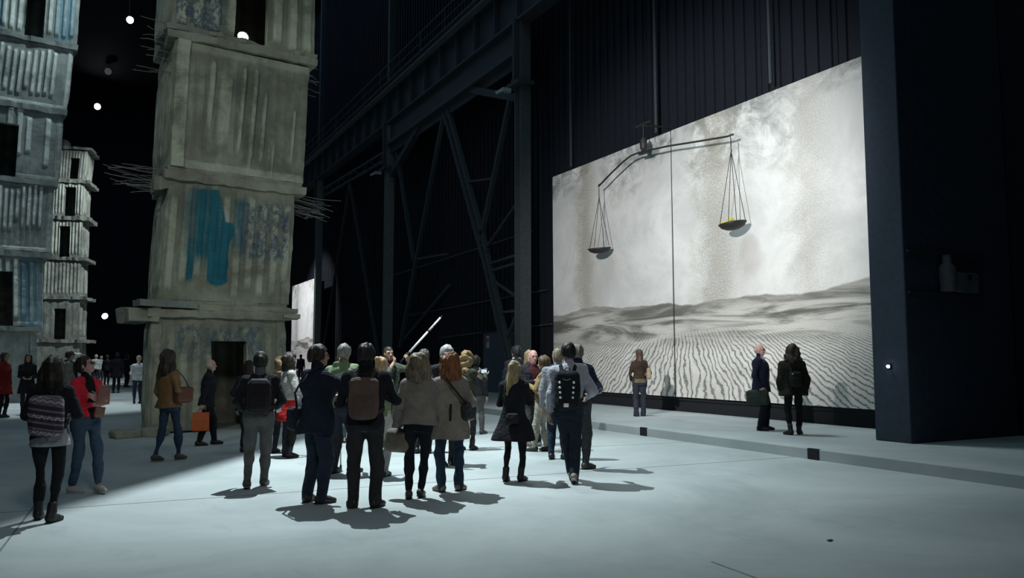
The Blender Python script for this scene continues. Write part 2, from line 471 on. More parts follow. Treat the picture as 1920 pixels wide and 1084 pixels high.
for y, lab in cols:
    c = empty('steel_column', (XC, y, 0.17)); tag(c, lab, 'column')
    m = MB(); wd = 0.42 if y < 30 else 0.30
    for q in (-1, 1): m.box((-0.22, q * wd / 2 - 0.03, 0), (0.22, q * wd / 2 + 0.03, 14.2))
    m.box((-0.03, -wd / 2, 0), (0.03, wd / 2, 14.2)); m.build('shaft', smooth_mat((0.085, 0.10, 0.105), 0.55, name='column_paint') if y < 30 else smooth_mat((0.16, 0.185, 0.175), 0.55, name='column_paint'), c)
    m = MB(); m.box((-0.4, -0.45, 0), (0.4, 0.45, 0.08)); m.build('base_plate', M_steel, c)
    m = MB(); m.box((-0.45, -0.5, 11.6), (0.25, 0.5, 11.75)); m.box((-0.40, -0.08, 11.75), (0.2, 0.08, 14.2)); m.build('bracket', M_steel, c)
    m = MB(); m.box((-0.17, -0.25, 16.4), (0.17, 0.1, 30.5)); m.build('upper_shaft', M_steel, c)
    m = MB(); m.box((-0.75, 0.15, 11.40), (-0.40, 0.32, 11.55)); m.bar((-0.75, 0.22, 11.44), (-0.95, 0.35, 11.32), 0.16, 0.1); m.build('lamp_arm', smooth_mat((0.35, 0.4, 0.42), 0.4), c)
g = empty('crane_girder', (XC, 10.0, 14.3)); tag(g, 'long riveted crane girder running along the hall above the columns', 'girder')
def gb(name, lo, hi, mat=M_steel): m = MB(); m.box(lo, hi); return m.build(name, mat, g)
gb('web', (-0.03, 0, 0.1), (0.03, 84, 1.75)); gb('flange', (-0.3, 0, 0.0), (0.3, 84, 0.1)); gb('flange', (-0.3, 0, 1.75), (0.3, 84, 1.85))
M_rl = smooth_mat((0.17, 0.2, 0.215), 0.4, 0.4)
gb('crane_rail', (-0.05, 0, 1.85), (0.05, 84, 2.0), M_rl)
st = MB(); st.box((-0.28, -0.04, 0.1), (0.28, 0.04, 1.75)); stm = st.mesh('stiffener', M_steel)
for i in range(44): link('stiffener', stm, g, (0, 0.6 + i * 1.9, 0))
gb('cable_duct', (-0.62, 0, 1.62), (-0.32, 84, 1.74), M_rl)
rl = MB(); rl.box((-0.02, -0.02, 1.85), (0.02, 0.02, 2.9)); rlm = rl.mesh('guard_post', M_steel)
for i in range(28): link('guard_post', rlm, g, (-0.6, 1 + i * 3.0, 0))
gb('guard_rail', (-0.62, 0, 2.86), (-0.58, 84, 2.92)); gb('guard_rail', (-0.62, 0, 2.36), (-0.58, 84, 2.40))
gb('walkway', (-0.75, 0, 1.78), (-0.05, 84, 1.85))
# haunch and portal bracing between the two nearest columns
pbk = empty('portal_brace', (XC, 33.4, 0.17)); tag(pbk, 'laced steel portal bracing in an upturned V between the two nearest columns', 'brace')
lattice((0, -0.2, 12.8), (0, -4.4, 5.6), 0.42, 0.17, pbk)
lattice((0, -4.4, 5.6), (0, -6.7, 0.9), 0.34, 0.17, pbk, n=5)
for a, b_ in (((0, 0.0, 12.8), (0, 5.6, 2.0)), ((0, 6.4, 12.3), (0, 3.76, 6.23)), ((0, -6.9, 12.1), (0, -3.9, 6.2))):
    m = MB(); m.bar(a, b_, 0.17, 0.17); m.build('strut', M_steel, pbk)
for a, b_ in (((0, -4.9, 4.6), (0, -7.4, 3.6)), ((0, -5.9, 3.2), (0, -7.4, 3.2)), ((0, -6.3, 2.2), (0, -7.4, 3.4)), ((0, -4.6, 5.2), (0, -7.4, 5.3)), ((0, -4.3, 5.8), (0, -7.4, 7.4)), ((0, -2.4, 9.0), (0, -5.2, 8.6)), ((0, -4.7, 4.9), (0, -7.4, 5.0)), ((0, 3.4, 6.3), (0, -0.5, 6.1))):
    m = MB(); m.bar(a, b_, 0.09, 0.09); m.build('lacing_bar', M_steel, pbk)
m = MB(); m.box((-0.3, -7.4, 12.9), (0.3, 7.4, 13.1)); m.box((-0.04, -7.4, 12.5), (0.04, 7.4, 14.2)); m.bar((0, -3.0, 12.9), (0, -7.2, 11.3), 0.3, 0.3); m.bar((0, 3.0, 12.9), (0, 7.2, 11.3), 0.3, 0.3); m.build('haunch_beam', M_steel, pbk)
p2 = empty('portal_brace', (XC, 48.6, 0.17)); tag(p2, 'dim steel cross bracing between the slim column and the far column', 'brace')
lattice((0, -6.8, 12.6), (0, 6.6, 13.0), 0.5, 0.14, p2)
m = MB(); m.bar((0, -7.0, 0.0), (0, 0, 12.4), 0.14, 0.14); m.build('strut', M_steel, p2)
m = MB(); m.bar((0, 6.9, 0.0), (0, 0, 12.4), 0.14, 0.14); m.build('strut', M_steel, p2)
# slanting rail of a stair deep behind the braces and horizontal pipes
sr = MB(); sr.bar((15.1, 41.5, 2.6), (15.1, 35.2, 5.1), 0.10, 0.16); tag(sr.build('stair_rail', M_steel), 'dim slanting stair rail on the wall behind the portal bracing', 'rail')
for z, y0, y1 in ((4.0, 26.0, 41.5), (2.7, 25.6, 36.5), (6.4, 27, 45)):
    m = MB(); m.tube([(15.12, y0, z + 0.17), (15.12, y1, z - 0.1)], 0.035, 6)
    tag(m.build('wall_pipe', M_steel), 'thin horizontal pipe on the dark wall behind the bracing, ' + {4.0: 'middle one', 2.7: 'lowest one', 6.4: 'highest one'}[z], 'pipe')
# vertical conduits and ledges above the canvas
for y, z0, lab in ((23.87, 8.4, 'thin vertical conduit on the dark wall above the left end of the large canvas'), (19.0, 8.4, 'thin vertical conduit on the dark wall above the middle of the large canvas'), (14.37, 8.5, 'thin vertical conduit on the dark wall above the right half of the large canvas')):
    m = MB(); m.tube([(14.9, y, z0), (14.9, y, 24)], 0.045, 8); tag(m.build('conduit', M_steel), lab, 'pipe')
# raised service door between the columns
dr = MB(); dr.box((15.02, 28.5, 0.17), (15.16, 31.3, 2.7)); d1 = tag(dr.build('door_1', smooth_mat((0.055, 0.072, 0.105), 0.7)), kind='structure')
m = MB(); m.box((14.98, 28.42, 2.7), (15.18, 31.38, 2.78)); m.build('door_head', M_navy, d1)
m = MB(); m.box((14.99, 28.7, 1.05), (15.02, 28.78, 1.25)); m.build('door_handle', M_steel, d1)
sg = empty('door_sign', (15.0, 30.8, 2.05)); tag(sg, 'small red and white notice on the dark service door', 'sign')
m = MB(); m.box((-0.012, -0.13, 0), (0.012, 0.13, 0.5)); m.build('plate', smooth_mat((0.42, 0.42, 0.44), 0.5), sg)
m = MB(); m.box((-0.016, -0.13, 0.22), (-0.012, 0.13, 0.42)); m.build('red_field', smooth_mat((0.32, 0.10, 0.10), 0.5), sg)

# ================================================================== CANVASES
def canvas_mat(seed=0.0, plain=False):
    """weathered plaster-pale ground, speckled stains, low grey-brown band and combed furrows"""
    m, nt, b = principled('weathered_canvas', (0.6, 0.6, 0.58), 0.85, 0, 0.2); N = NT(nt)
    uv = N.n('ShaderNodeUVMap').outputs[0]
    p = N.mapping(uv, (12.3, 7.3, 1), (seed, seed * 1.7, seed))
    u, v, _ = N.sep(uv)
    big = N.noise(p, 0.38, 6, 0.62, 0.6); mid = N.noise(p, 1.4, 6, 0.7, 0.5); fine = N.noise(p, 24, 6, 0.82)
    a = N.mix(N.ramp(big, 0.34, 0.68), (0.50, 0.50, 0.49), (0.68, 0.675, 0.655))
    a = N.mix(N.math('MULTIPLY', N.ramp(mid, 0.52, 0.76), 0.45), a, (0.44, 0.44, 0.42))
    a = N.mix(N.math('MULTIPLY', N.ramp(fine, 0.54, 0.72), 0.42), a, (0.34, 0.33, 0.30))
    # smoky stain along the top edge
    top = N.math('MULTIPLY', N.ramp(N.math('ADD', v, N.math('MULTIPLY', N.math('SUBTRACT', big, 0.5), 0.9)), 0.76, 1.02), N.ramp(mid, 0.34, 0.64))
    a = N.mix(N.math('MULTIPLY', top, 0.85), a, (0.12, 0.135, 0.13))
    # two columns of fine rusty speckle
    for u0, wd, st in ((0.155, 0.055, 1.0), (0.615, 0.075, 0.85), (0.84, 0.06, 0.45)):
        du = N.math('DIVIDE', N.math('SUBTRACT', N.math('ADD', u, N.math('MULTIPLY', N.math('SUBTRACT', mid, 0.5), 0.08)), u0), wd)
        g = N.math('EXPONENT', N.math('MULTIPLY', N.math('MULTIPLY', du, du), -1.0))
        sp = N.ramp(N.math('ADD', fine, N.math('MULTIPLY', g, 0.17)), 0.57, 0.70)
        a = N.mix(N.math('MULTIPLY', N.math('MULTIPLY', sp, g), 0.62 * st), a, (0.16, 0.135, 0.10))
        a = N.mix(N.math('MULTIPLY', N.math('MULTIPLY', g, N.ramp(mid, 0.3, 0.65)), 0.42 * st), a, (0.33, 0.295, 0.225))
    # land: one low rolling band, soft at its foot
    ridge = N.math('ADD', 0.255, N.math('MULTIPLY', N.noise(N.mapping(uv, (2.6, 0.0, 1), (3.1 + seed, 0, 0)), 1.0, 5, 0.5), 0.19))
    dz = N.math('SUBTRACT', ridge, v)
    land = N.ramp(dz, 0.0, 0.008)
    soft = N.noise(N.mapping(uv, (3.0, 15, 1), (seed, 0, 0)), 1.3, 6, 0.62, 0.9)
    lc = N.mix(N.ramp(soft, 0.38, 0.60), (0.10, 0.10, 0.088), (0.48, 0.47, 0.435))
    lc = N.mix(N.math('MULTIPLY', N.ramp(fine, 0.5, 0.7), 0.5), lc, (0.22, 0.20, 0.165))
    lc = N.mix(N.math('MULTIPLY', N.math('SUBTRACT', 1.0, N.ramp(dz, 0.0, 0.06)), 0.5), lc, (0.17, 0.165, 0.15))
    a = N.mix(land, a, lc)
    # furrows fanning out of a far point
    fu = N.math('SUBTRACT', u, 0.52); fv = N.math('SUBTRACT', 0.46, v)
    ang = N.math('DIVIDE', fu, fv)
    wob = N.math('ADD', N.math('MULTIPLY', N.noise(p, 0.42, 4, 0.6), 46.0), N.math('MULTIPLY', N.noise(p, 2.2, 5, 0.68), 11.0))
    s = N.math('SINE', N.math('ADD', N.math('MULTIPLY', ang, 140.0), wob))
    s = N.ramp(N.math('ADD', s, N.math('MULTIPLY', N.math('SUBTRACT', fine, 0.5), 2.6)), 0.05, 1.1)
    near = N.math('SUBTRACT', 1.0, N.ramp(N.math('ADD', v, N.math('MULTIPLY', N.math('SUBTRACT', mid, 0.5), 0.10)), 0.16, 0.26))
    field = N.mix(N.ramp(mid, 0.3, 0.7), (0.47, 0.46, 0.43), (0.60, 0.59, 0.555))
    a = N.mix(near, a, N.mix(N.math('MULTIPLY', s, 0.85), field, (0.085, 0.088, 0.082)))
    N.put(b.inputs['Base Color'], a)
    N.put(b.inputs['Normal'], N.bump(N.math('ADD', N.math('MULTIPLY', fine, 1.0), mid), 0.35, 0.03))
    return m
def canvas(x, y0, y1, z0, z1, mat, parent, ua, ub, name='canvas_panel'):
    """panel on the plane X=x seen from -X: u grows towards -Y"""
    ny, nz = 24, 14; V = []; F = []; UV = []
    r = np.random.RandomState(3)
    for j in range(nz + 1):
        for i in range(ny + 1):
            fi, fj = i / ny, j / nz
            V.append((x + 0.006 * math.sin(fi * 9 + fj * 5), y1 + (y0 - y1) * fi, z0 + (z1 - z0) * fj)); UV.append((ua + (ub - ua) * fi, fj))
    for j in range(nz):
        for i in range(ny):
            a = j * (ny + 1) + i; F.append((a, a + 1, a + ny + 2, a + ny + 1))
    # folded-back edges of the stretcher
    rim = [i for i in range(ny + 1)] + [(j + 1) * (ny + 1) - 1 for j in range(1, nz + 1)] + [nz * (ny + 1) + i for i in range(ny - 1, -1, -1)] + [j * (ny + 1) for j in range(nz - 1, 0, -1)]
    b0 = len(V)
    for k in rim: V.append((x + 0.12, V[k][1], V[k][2])); UV.append(UV[k])
    for q in range(len(rim)):
        q2 = (q + 1) % len(rim); F.append((rim[q2], rim[q], b0 + q, b0 + q2))
    F.append(tuple(b0 + q for q in range(len(rim))))
    me = bpy.data.meshes.new(name); me.from_pydata(V, [], F); me.materials.append(mat)
    l = me.uv_layers.new(name='UVMap')
    for p in me.polygons:
        p.use_smooth = False
        for li in p.loop_indices: l.data[li].uv = UV[me.loops[li].vertex_index]
    return link(name, me, parent)
cv = empty('landscape_canvas', (14.0, 17.21, 0.17)); tag(cv, 'huge pale weathered two-panel canvas with furrowed ground, floodlit', 'painting')
CM = canvas_mat(0.0)
usm = (23.63 - 17.21) / (23.63 - 10.4)
for nm, a, b_, ua, ub in (('canvas_panel', 17.24, 23.63, 0.0, usm), ('canvas_panel', 10.4, 17.18, usm, 1.0)):
    o = canvas(0, a - 17.21, b_ - 17.21, 0.40, 7.72, CM, cv, ua, ub, nm)
m = MB(); m.box((0.02, -0.03, 0.40), (0.16, 0.03, 7.72)); m.build('seam_post', smooth_mat((0.02, 0.02, 0.022), 0.6), cv)
m = MB(); m.box((0.20, -6.8, 0.0), (0.6, 6.4, 7.6)); m.box((0.13, -6.75, 0.3), (0.20, 6.3, 7.6)); m.build('stretcher_frame', M_black, cv)
cv2 = empty('landscape_canvas', (14.0, 60.2, 0.17)); tag(cv2, 'distant bright weathered canvas behind the near tower', 'painting')
CM2 = canvas_mat(4.3)
canvas(0, -4.05, 4.1, 0.5, 7.15, CM2, cv2, 0.0, 0.7); m = MB(); m.box((0.13, -3.9, 0.0), (0.5, 3.9, 6.9)); m.build('stretcher_frame', M_black, cv2)

# ------------------------------------------------------------------ balance hung in front of the canvas
M_iron = smooth_mat((0.035, 0.035, 0.033), 0.55, 0.4, name='dark_iron')
BX = 13.52
bl = empty('balance_beam', (BX, 17.81, 7.2)); tag(bl, 'dark iron balance beam hung before the canvas with two pans on wires', 'balance')
def bp(y, z): return (0, y - 17.81, z - 7.2)
m = MB(); m.tube([bp(20.06, 6.84), bp(19.43, 7.09), bp(18.8, 7.31), bp(18.44, 7.40), bp(18.15, 7.41), bp(17.81, 7.39), bp(16.76, 7.29), bp(15.5, 7.12), bp(14.5, 6.99), bp(14.28, 6.99)], 0.026, 8); m.build('beam', M_iron, bl, True)
m = MB(); m.lathe([(0, -0.19), (0.06, -0.17), (0.10, -0.08), (0.11, 0.02), (0.10, 0.12), (0.06, 0.2), (0.02, 0.24), (0, 0.24)], 14, bp(17.81, 7.57)); m.build('hub', M_iron, bl, True)
m = MB(); m.bar(bp(18.0, 7.36), bp(17.6, 7.34), 0.09, 0.07); m.build('clamp', M_iron, bl)
m = MB(); m.tube([bp(17.81, 7.78), bp(17.81, 8.15)], 0.018, 6); m.bar(bp(18.15, 8.18), bp(17.5, 8.18), 0.05, 0.04); m.tube([(0, 0, 0.95), (1.0, 0, 1.0)], 0.03, 6); m.build('bracket', M_iron, bl)
def pan(y, ztop, zpan, r, tilt, label_pan):
    hk = MB(); hk.tube([bp(y, ztop + 0.06), bp(y + 0.03, ztop + 0.02), bp(y, ztop - 0.05), bp(y, ztop - 0.32), bp(y - 0.03, ztop - 0.38)], 0.012, 6); hk.build('hook', M_iron, bl, True)
    for k in range(4):
        an = k * math.pi / 2 + 0.5
        w_ = MB(); x, yy = r * 0.93 * math.cos(an), r * 0.93 * math.sin(an)
        w_.tube([bp(y, ztop - 0.36), (x, y - 17.81 + yy, zpan - 7.2 + 0.06)], 0.008, 5); w_.build('pan_wire', M_iron, bl, True)
    d = MB(); d.lathe([(0, -0.10), (r * 0.45, -0.085), (r * 0.8, -0.03), (r, 0.06), (r * 0.985, 0.07), (r * 0.78, -0.012), (r * 0.42, -0.065), (0, -0.078)], 26)
    d.build('pan', M_iron, bl, True, bp(y, zpan), (math.radians(tilt), math.radians(-6), 0))
pan(20.06, 6.84, 4.86, 0.36, 2, 'l'); pan(14.36, 6.97, 4.77, 0.34, -5, 'r')
M_sul = smooth_mat((0.42, 0.38, 0.07), 0.9, name='yellow_mineral'); M_gr = smooth_mat((0.45, 0.45, 0.43), 0.9, name='pale_mineral')
def heap(loc, mat, r, n, seed, name, label):
    rr = random.Random(seed); prs = []
    for i in range(n):
        a = rr.random() * 6.28; q = r * math.sqrt(rr.random()); s = rr.uniform(0.045, 0.08)
        c = (q * math.cos(a), q * math.sin(a), s * 0.5 + (1 - q / r) * 0.11)
        prs.append(('u', rbox(c, (s, s * 0.8, s * 0.7), 0.02, rotm('Z', rr.random() * 180) @ rotm('X', rr.random() * 60)), 0.0))
    prs.append(('u', ell((0, 0, 0), (r, r, 0.05)), 0.02))
    V, Q = sdf(prs, 0.018); return tag(link(name, mesh_np(name, V, Q, False, [mat]), None, loc), label, 'minerals')
heap((BX, 14.36, 4.77), M_sul, 0.22, 15, 4, 'mineral_heap', 'heap of yellow lumps in the right pan of the balance')
heap((BX, 20.06, 4.82), M_gr, 0.19, 5, 9, 'mineral_heap', 'thin pale heap in the left pan of the balance')

# ================================================================== TOWERS
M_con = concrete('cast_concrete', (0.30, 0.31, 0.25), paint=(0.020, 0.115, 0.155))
M_con2 = concrete('cast_concrete_pale', (0.26, 0.285, 0.265), paint=(0.09, 0.18, 0.22), hi=2.7)  # stronger rib highlights painted into the colour of the far towers
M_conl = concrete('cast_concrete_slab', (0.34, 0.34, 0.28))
M_rust = smooth_mat((0.22, 0.21, 0.20), 0.7, 0.2, name='reinforcing_steel')
def n1(x, seed):
    """smooth 1-D value noise"""
    i = np.floor(x).astype(int); f = x - i; f = f * f * (3 - 2 * f)
    h = lambda k: np.modf(np.abs(np.sin(k * 127.1 + seed * 311.7) * 43758.5453))[0]
    return h(i) * (1 - f) + h(i + 1) * f
def n2(x, y, seed):
    i = np.floor(x).astype(int); f = x - i; f = f * f * (3 - 2 * f)
    return n1(y, seed + 17.3 * 1 + 0 * i) * 0 + (n1(y + 57.0 * np.modf(i * 0.317 + 9)[0] * 10, seed) * (1 - f) + n1(y + 57.0 * np.modf((i + 1) * 0.317 + 9)[0] * 10, seed) * f)
def wall_panel(c00, c10, c01, c11, depthfn, nu, nv, opening, thick, mat, parent, paintfn=None, name='wall_panel', washfn=None):
    """cast panel: grid between four corners (bottom left, bottom right, top left, top right), displaced outwards"""
    c00, c10, c01, c11 = [np.array(c, float) for c in (c00, c10, c01, c11)]
    us = np.linspace(0, 1, nu + 1); vs = np.linspace(0, 1, nv + 1)
    if opening:
        u0, u1, v0, v1 = opening
        us = np.unique(np.concatenate([us[(abs(us - u0) > .4 / nu) & (abs(us - u1) > .4 / nu)], [u for u in (u0, u1) if 0 <= u <= 1]]))
        vs = np.unique(np.concatenate([vs[(abs(vs - v0) > .4 / nv) & (abs(vs - v1) > .4 / nv)], [v for v in (v0, v1) if 0 <= v <= 1]]))
    U, W = np.meshgrid(us, vs, indexing='ij')
    P = (c00[None, None] * ((1 - U) * (1 - W))[..., None] + c10 * (U * (1 - W))[..., None] + c01 * ((1 - U) * W)[..., None] + c11 * (U * W)[..., None])
    nrm = np.cross(c10 - c00, c01 - c00); nrm /= np.linalg.norm(nrm)
    D = depthfn(U, W)
    jag = (n2(U * 9, W * 9, 3.3) - 0.5) * 0.03
    A = P + nrm * D[..., None]; B = P - nrm * thick
    nx, ny = U.shape
    ida = np.arange(nx * ny).reshape(nx, ny); idb = ida + nx * ny
    uc = (us[:-1] + us[1:]) / 2; vc = (vs[:-1] + vs[1:]) / 2
    keep = np.ones((nx - 1, ny - 1), bool)
    if opening: keep &= ~(((uc > u0) & (uc < u1))[:, None] & ((vc > v0) & (vc < v1))[None])
    F = []
    for i in range(nx - 1):
        for j in range(ny - 1):
            if not keep[i, j]: continue
            F.append((ida[i, j], ida[i + 1, j], ida[i + 1, j + 1], ida[i, j + 1]))
            F.append((idb[i, j], idb[i, j + 1], idb[i + 1, j + 1], idb[i + 1, j]))
            for di, dj, e in ((-1, 0, ((i, j + 1), (i, j))), (1, 0, ((i + 1, j), (i + 1, j + 1))), (0, -1, ((i, j), (i + 1, j))), (0, 1, ((i + 1, j + 1), (i, j + 1)))):
                a, b = i + di, j + dj
                if 0 <= a < nx - 1 and 0 <= b < ny - 1 and keep[a, b]: continue
                F.append((ida[e[0]], idb[e[0]], idb[e[1]], ida[e[1]]))
    V = np.concatenate([A.reshape(-1, 3), B.reshape(-1, 3)])
    me = mesh_np(name, V, np.array(F), False, [mat])
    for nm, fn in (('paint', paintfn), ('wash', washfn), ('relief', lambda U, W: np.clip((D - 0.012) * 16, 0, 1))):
        if fn is None: continue
        at = me.attributes.new(nm, 'FLOAT', 'POINT')
        pv = fn(U, W).reshape(-1)
        at.data.foreach_set('value', np.concatenate([pv, pv]).astype(np.float32))
    return link(name, me, parent)
def step(x, a, b): t = np.clip((x - a) / (b - a), 0, 1); return t * t * (3 - 2 * t)
def ribs_fn(n, amp, lo, hi, seed, u0=0.0, u1=1.0, frame=0.0, rough=0.012, var=0.25, keep=1.0):
    """upright corrugations between u0,u1 whose ends fade unevenly; raised frame round the edge"""
    def f(U, W):
        x = (U - u0) / (u1 - u0) * n
        idx = np.floor(x); ph = x - idx
        prof = step(ph, 0.08, 0.30) * (1 - step(ph, 0.66, 0.90))
        h1 = np.modf(np.abs(np.sin((idx + seed) * 78.23) * 4375.5))[0]; h2 = np.modf(np.abs(np.sin((idx + seed) * 39.1) * 1375.5))[0]; h3 = np.modf(np.abs(np.sin((idx + seed) * 11.7) * 975.5))[0]
        a = lo + var * (h1 - 0.3) * 0.6; b = hi - var * (h2 - 0.3) * 0.6
        on = step(W, a - 0.03, a + 0.05) * (1 - step(W, b - 0.05, b + 0.03)) * (U > u0) * (U < u1) * (h3 < keep)
        d = prof * on * amp
        if frame:
            e = np.minimum(np.minimum(U, 1 - U) * 1.0, np.minimum(W, 1 - W))
            d = d + frame * (1 - step(e, 0.035, 0.06))
        d = d + (n2(U * 7, W * 6, seed) - 0.5) * rough * 2 + (n2(U * 31, W * 27, seed + 5) - 0.5) * rough
        edge = np.minimum(U, 1 - U)
        return d - 0.03 * (1 - step(edge, 0, 0.03)) * n1(W * 14, seed + 2)
    return f
def slab(parent, fr, s0, s1, d0, d1, z0, z1, seed, mat=M_conl, name='floor_slab', rough=0.05, tilt=0.0, ins=0.38):
    """broken-edged concrete slab, in tower axes"""
    nx, ny = 34, 6; r = np.random.RandomState(seed)
    top = []; 
    X = np.linspace(s0, s1, nx + 1); Yv = np.linspace(d0, d1, ny + 1)
    U, W = np.meshgrid(X, Yv, indexing='ij')
    jy = np.where(np.abs(W - d0) < 1e-6, -(n1(U * 5, seed) - 0.35) * rough * 2.2, 0); jx = np.where(np.abs(U - s0) < 1e-6, -(n1(W * 6, seed + 1)) * rough * 2, np.where(np.abs(U - s1) < 1e-6, n1(W * 6, seed + 2) * rough * 2, 0))
    zt = z1 + (n2(U * 4, W * 4, seed) - 0.5) * rough * 0.8 + tilt * (U - s0); zb = z0 + (n2(U * 5, W * 4, seed + 4) - 0.5) * rough * 0.9 + tilt * (U - s0)
    o, e, n = fr
    Us = U + ins * (W - d0) / max(d1 - d0, 1e-3) * (1 - (U - s0) / (s1 - s0)) * (1 if d1 > 2 else 0)
    def wp(z, k): return o + (Us + jx * k)[..., None] * e + (W + jy * k)[..., None] * n + np.stack([0 * z, 0 * z, z], -1)
    A = wp(zt, 1.0); B = wp(zb, 0.75)
    m = nx + 1; q = ny + 1; ia = np.arange(m * q).reshape(m, q); ib = ia + m * q; F = []
    for i in range(nx):
        for j in range(ny):
            F.append((ia[i, j], ia[i + 1, j], ia[i + 1, j + 1], ia[i, j + 1])); F.append((ib[i, j], ib[i, j + 1], ib[i + 1, j + 1], ib[i + 1, j]))
    for i in range(nx):
        F.append((ia[i, 0], ib[i, 0], ib[i + 1, 0], ia[i + 1, 0])); F.append((ia[i + 1, ny], ib[i + 1, ny], ib[i, ny], ia[i, ny]))
    for j in range(ny):
        F.append((ia[0, j + 1], ib[0, j + 1], ib[0, j], ia[0, j])); F.append((ia[nx, j], ib[nx, j], ib[nx, j + 1], ia[nx, j + 1]))
    return link(name, mesh_np(name, np.concatenate([A.reshape(-1, 3), B.reshape(-1, 3)]), np.array(F), False, [mat]), parent)
def module(parent, fr, z0, z1, xb, xt, depth, front, mat, opening=None, paint=None, wash=None, res=(90, 60), inset=(0.3, 0.0), side_ribs=7, seed=1, thick=0.2):
    """one storey: four cast walls; xb, xt = (left, right) of the front at foot and head"""
    o, e, n = fr
    def P(s, d, z): return o + s * e + d * n + np.array([0, 0, z])
    fl, fr_, tl, tr = P(xb[0], 0, z0), P(xb[1], 0, z0), P(xt[0], 0, z1), P(xt[1], 0, z1)
    bl, br = P(xb[0] + inset[0], depth, z0), P(xb[1] - inset[1], depth, z0)
    ul, ur = P(xt[0] + inset[0], depth, z1), P(xt[1] - inset[1], depth, z1)
    op = None
    if opening:
        s0, s1, a, b = opening; wd = xb[1] - xb[0]
        op = ((s0 - xb[0]) / wd, (s1 - xb[0]) / wd, (a - z0) / (z1 - z0), (b - z0) / (z1 - z0))
    wall_panel(fl, fr_, tl, tr, front, res[0], res[1], op, thick, mat, parent, paint, washfn=wash)
    sf = ribs_fn(side_ribs, 0.05, 0.1, 0.92, seed + 3, frame=0.03)
    wall_panel(bl, fl, ul, tl, sf, 40, 24, None, thick, mat, parent)
    wall_panel(fr_, br, tr, ur, sf, 40, 24, None, thick, mat, parent)
    wall_panel(br, bl, ur, ul, sf, 24, 12, None, thick, mat, parent)
def rebars(parent, fr, s, d, z, ds, n, seed, L=(0.4, 0.9), spread=0.25, zs=0.25, r=0.008, rise=0.0):
    o, e, nn = fr; rr = random.Random(seed)
    for i in range(n):
        z_ = z + rr.uniform(-zs, zs); d_ = d + rr.uniform(0, 0.8); l = rr.uniform(*L); up = rr.uniform(-spread, spread) + rise; sag = rr.uniform(-0.08, 0.08)
        pts = []
        for k in range(5):
            t = k / 4
            p = o + (s + ds * l * t) * e + (d_ + rr.uniform(-0.2, 0.2) * t * 0.3) * nn + np.array([0, 0, z_ + up * l * t + sag * t * t])
            pts.append(p)
        pts.insert(0, o + (s - ds * 0.15) * e + d_ * nn + np.array([0, 0, z_]))
        m = MB(); m.tube(pts, r, 5); m.build('rebar', M_rust, parent, True)
def frame(A, ang):
    e = np.array([math.cos(ang), math.sin(ang), 0]); return np.zeros(3), e, np.array([-e[1], e[0], 0])

# ---- near tower (blue paint on its second storey)
T = empty('concrete_tower', (1.15, 18.65, 0)); T.scale = (.948, .948, .948); tag(T, 'near leaning tower of stacked concrete storeys with blue paint and dark doorway', 'tower')
fr = frame(None, 0.1435)
base_d = ribs_fn(11, 0.040, 0.05, 0.86, 4, rough=0.014, var=0.5)
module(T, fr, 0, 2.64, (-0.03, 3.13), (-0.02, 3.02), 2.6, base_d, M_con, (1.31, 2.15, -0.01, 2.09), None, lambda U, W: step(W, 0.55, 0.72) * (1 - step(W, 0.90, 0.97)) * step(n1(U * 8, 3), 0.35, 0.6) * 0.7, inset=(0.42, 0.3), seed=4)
slab(T, fr, -0.14, 3.14, -0.10, 2.6, 2.62, 2.80, 11)
slab(T, fr, 0.85, 3.28, -0.07, 2.6, 2.80, 2.92, 12, name='floor_slab')
slab(T, fr, -0.05, 3.05, 0.02, 2.6, 2.86, 3.02, 14, rough=0.03)
slab(T, fr, -0.30, 0.86, -0.22, 0.5, 2.86, 3.01, 13, M_con2, 'loose_plank', rough=0.03, tilt=-0.03)
slab(T, fr, -0.45, 0.0, -0.05, 0.9, 2.50, 2.82, 15, M_conl, 'broken_ledge', rough=0.12)
slab(T, fr, 2.95, 3.34, -0.16, 0.6, 2.66, 2.76, 16, M_conl, 'broken_ledge', rough=0.05)
rebars(T, fr, -0.38, 0.1, 2.66, -1, 5, 3, (0.15, 0.35), 0.15, 0.08)
def blue(U, W):
    e1 = (n1(W * 9, 5) - 0.5) * 0.035; e2 = (n1(W * 12, 6) - 0.5) * 0.045
    core = step(U, 0.315 + e1, 0.345 + e1) * (1 - step(U, 0.485 + e2, 0.515 + e2)) * step(W - 0.5 * (U - 0.42) ** 2 * 12, 0.11, 0.16) * (1 - step(W, 0.86, 0.97))
    notch = step(W, 0.66, 0.70) * (1 - step(np.abs(U - 0.475), 0.02 + (W - 0.66) * 0.16, 0.04 + (W - 0.66) * 0.16))
    core = core * (1 - notch) * (1 - 0.35 * step(W, 0.6, 0.9))
    left = step(U, 0.08, 0.20) * (1 - step(U, 0.36, 0.40)) * step(W, 0.20, 0.44) * (1 - step(W, 0.93, 0.98)) * (0.50 + 0.30 * step(n1(U * 16, 9), 0.35, 0.7))
    tail = step(U, 0.165, 0.185) * (1 - step(U, 0.215, 0.24)) * step(W, 0.12, 0.2) * (1 - step(W, 0.5, 0.6)) * 0.7
    right = step(U, 0.49, 0.52) * (1 - step(U, 0.58, 0.63)) * step(W, 0.40, 0.5) * (1 - step(W, 0.85, 0.95)) * 0.55
    return np.clip(np.maximum(np.maximum(core, left), np.maximum(tail, right)), 0, 1)
def scrape(U, W):
    m = step(U, 0.52, 0.60) * (1 - step(U, 0.94, 0.98)) * step(W, 0.32, 0.44) * (1 - step(W, 0.84, 0.96))
    return m * (0.55 + 0.45 * n2(U * 26, W * 18, 8))
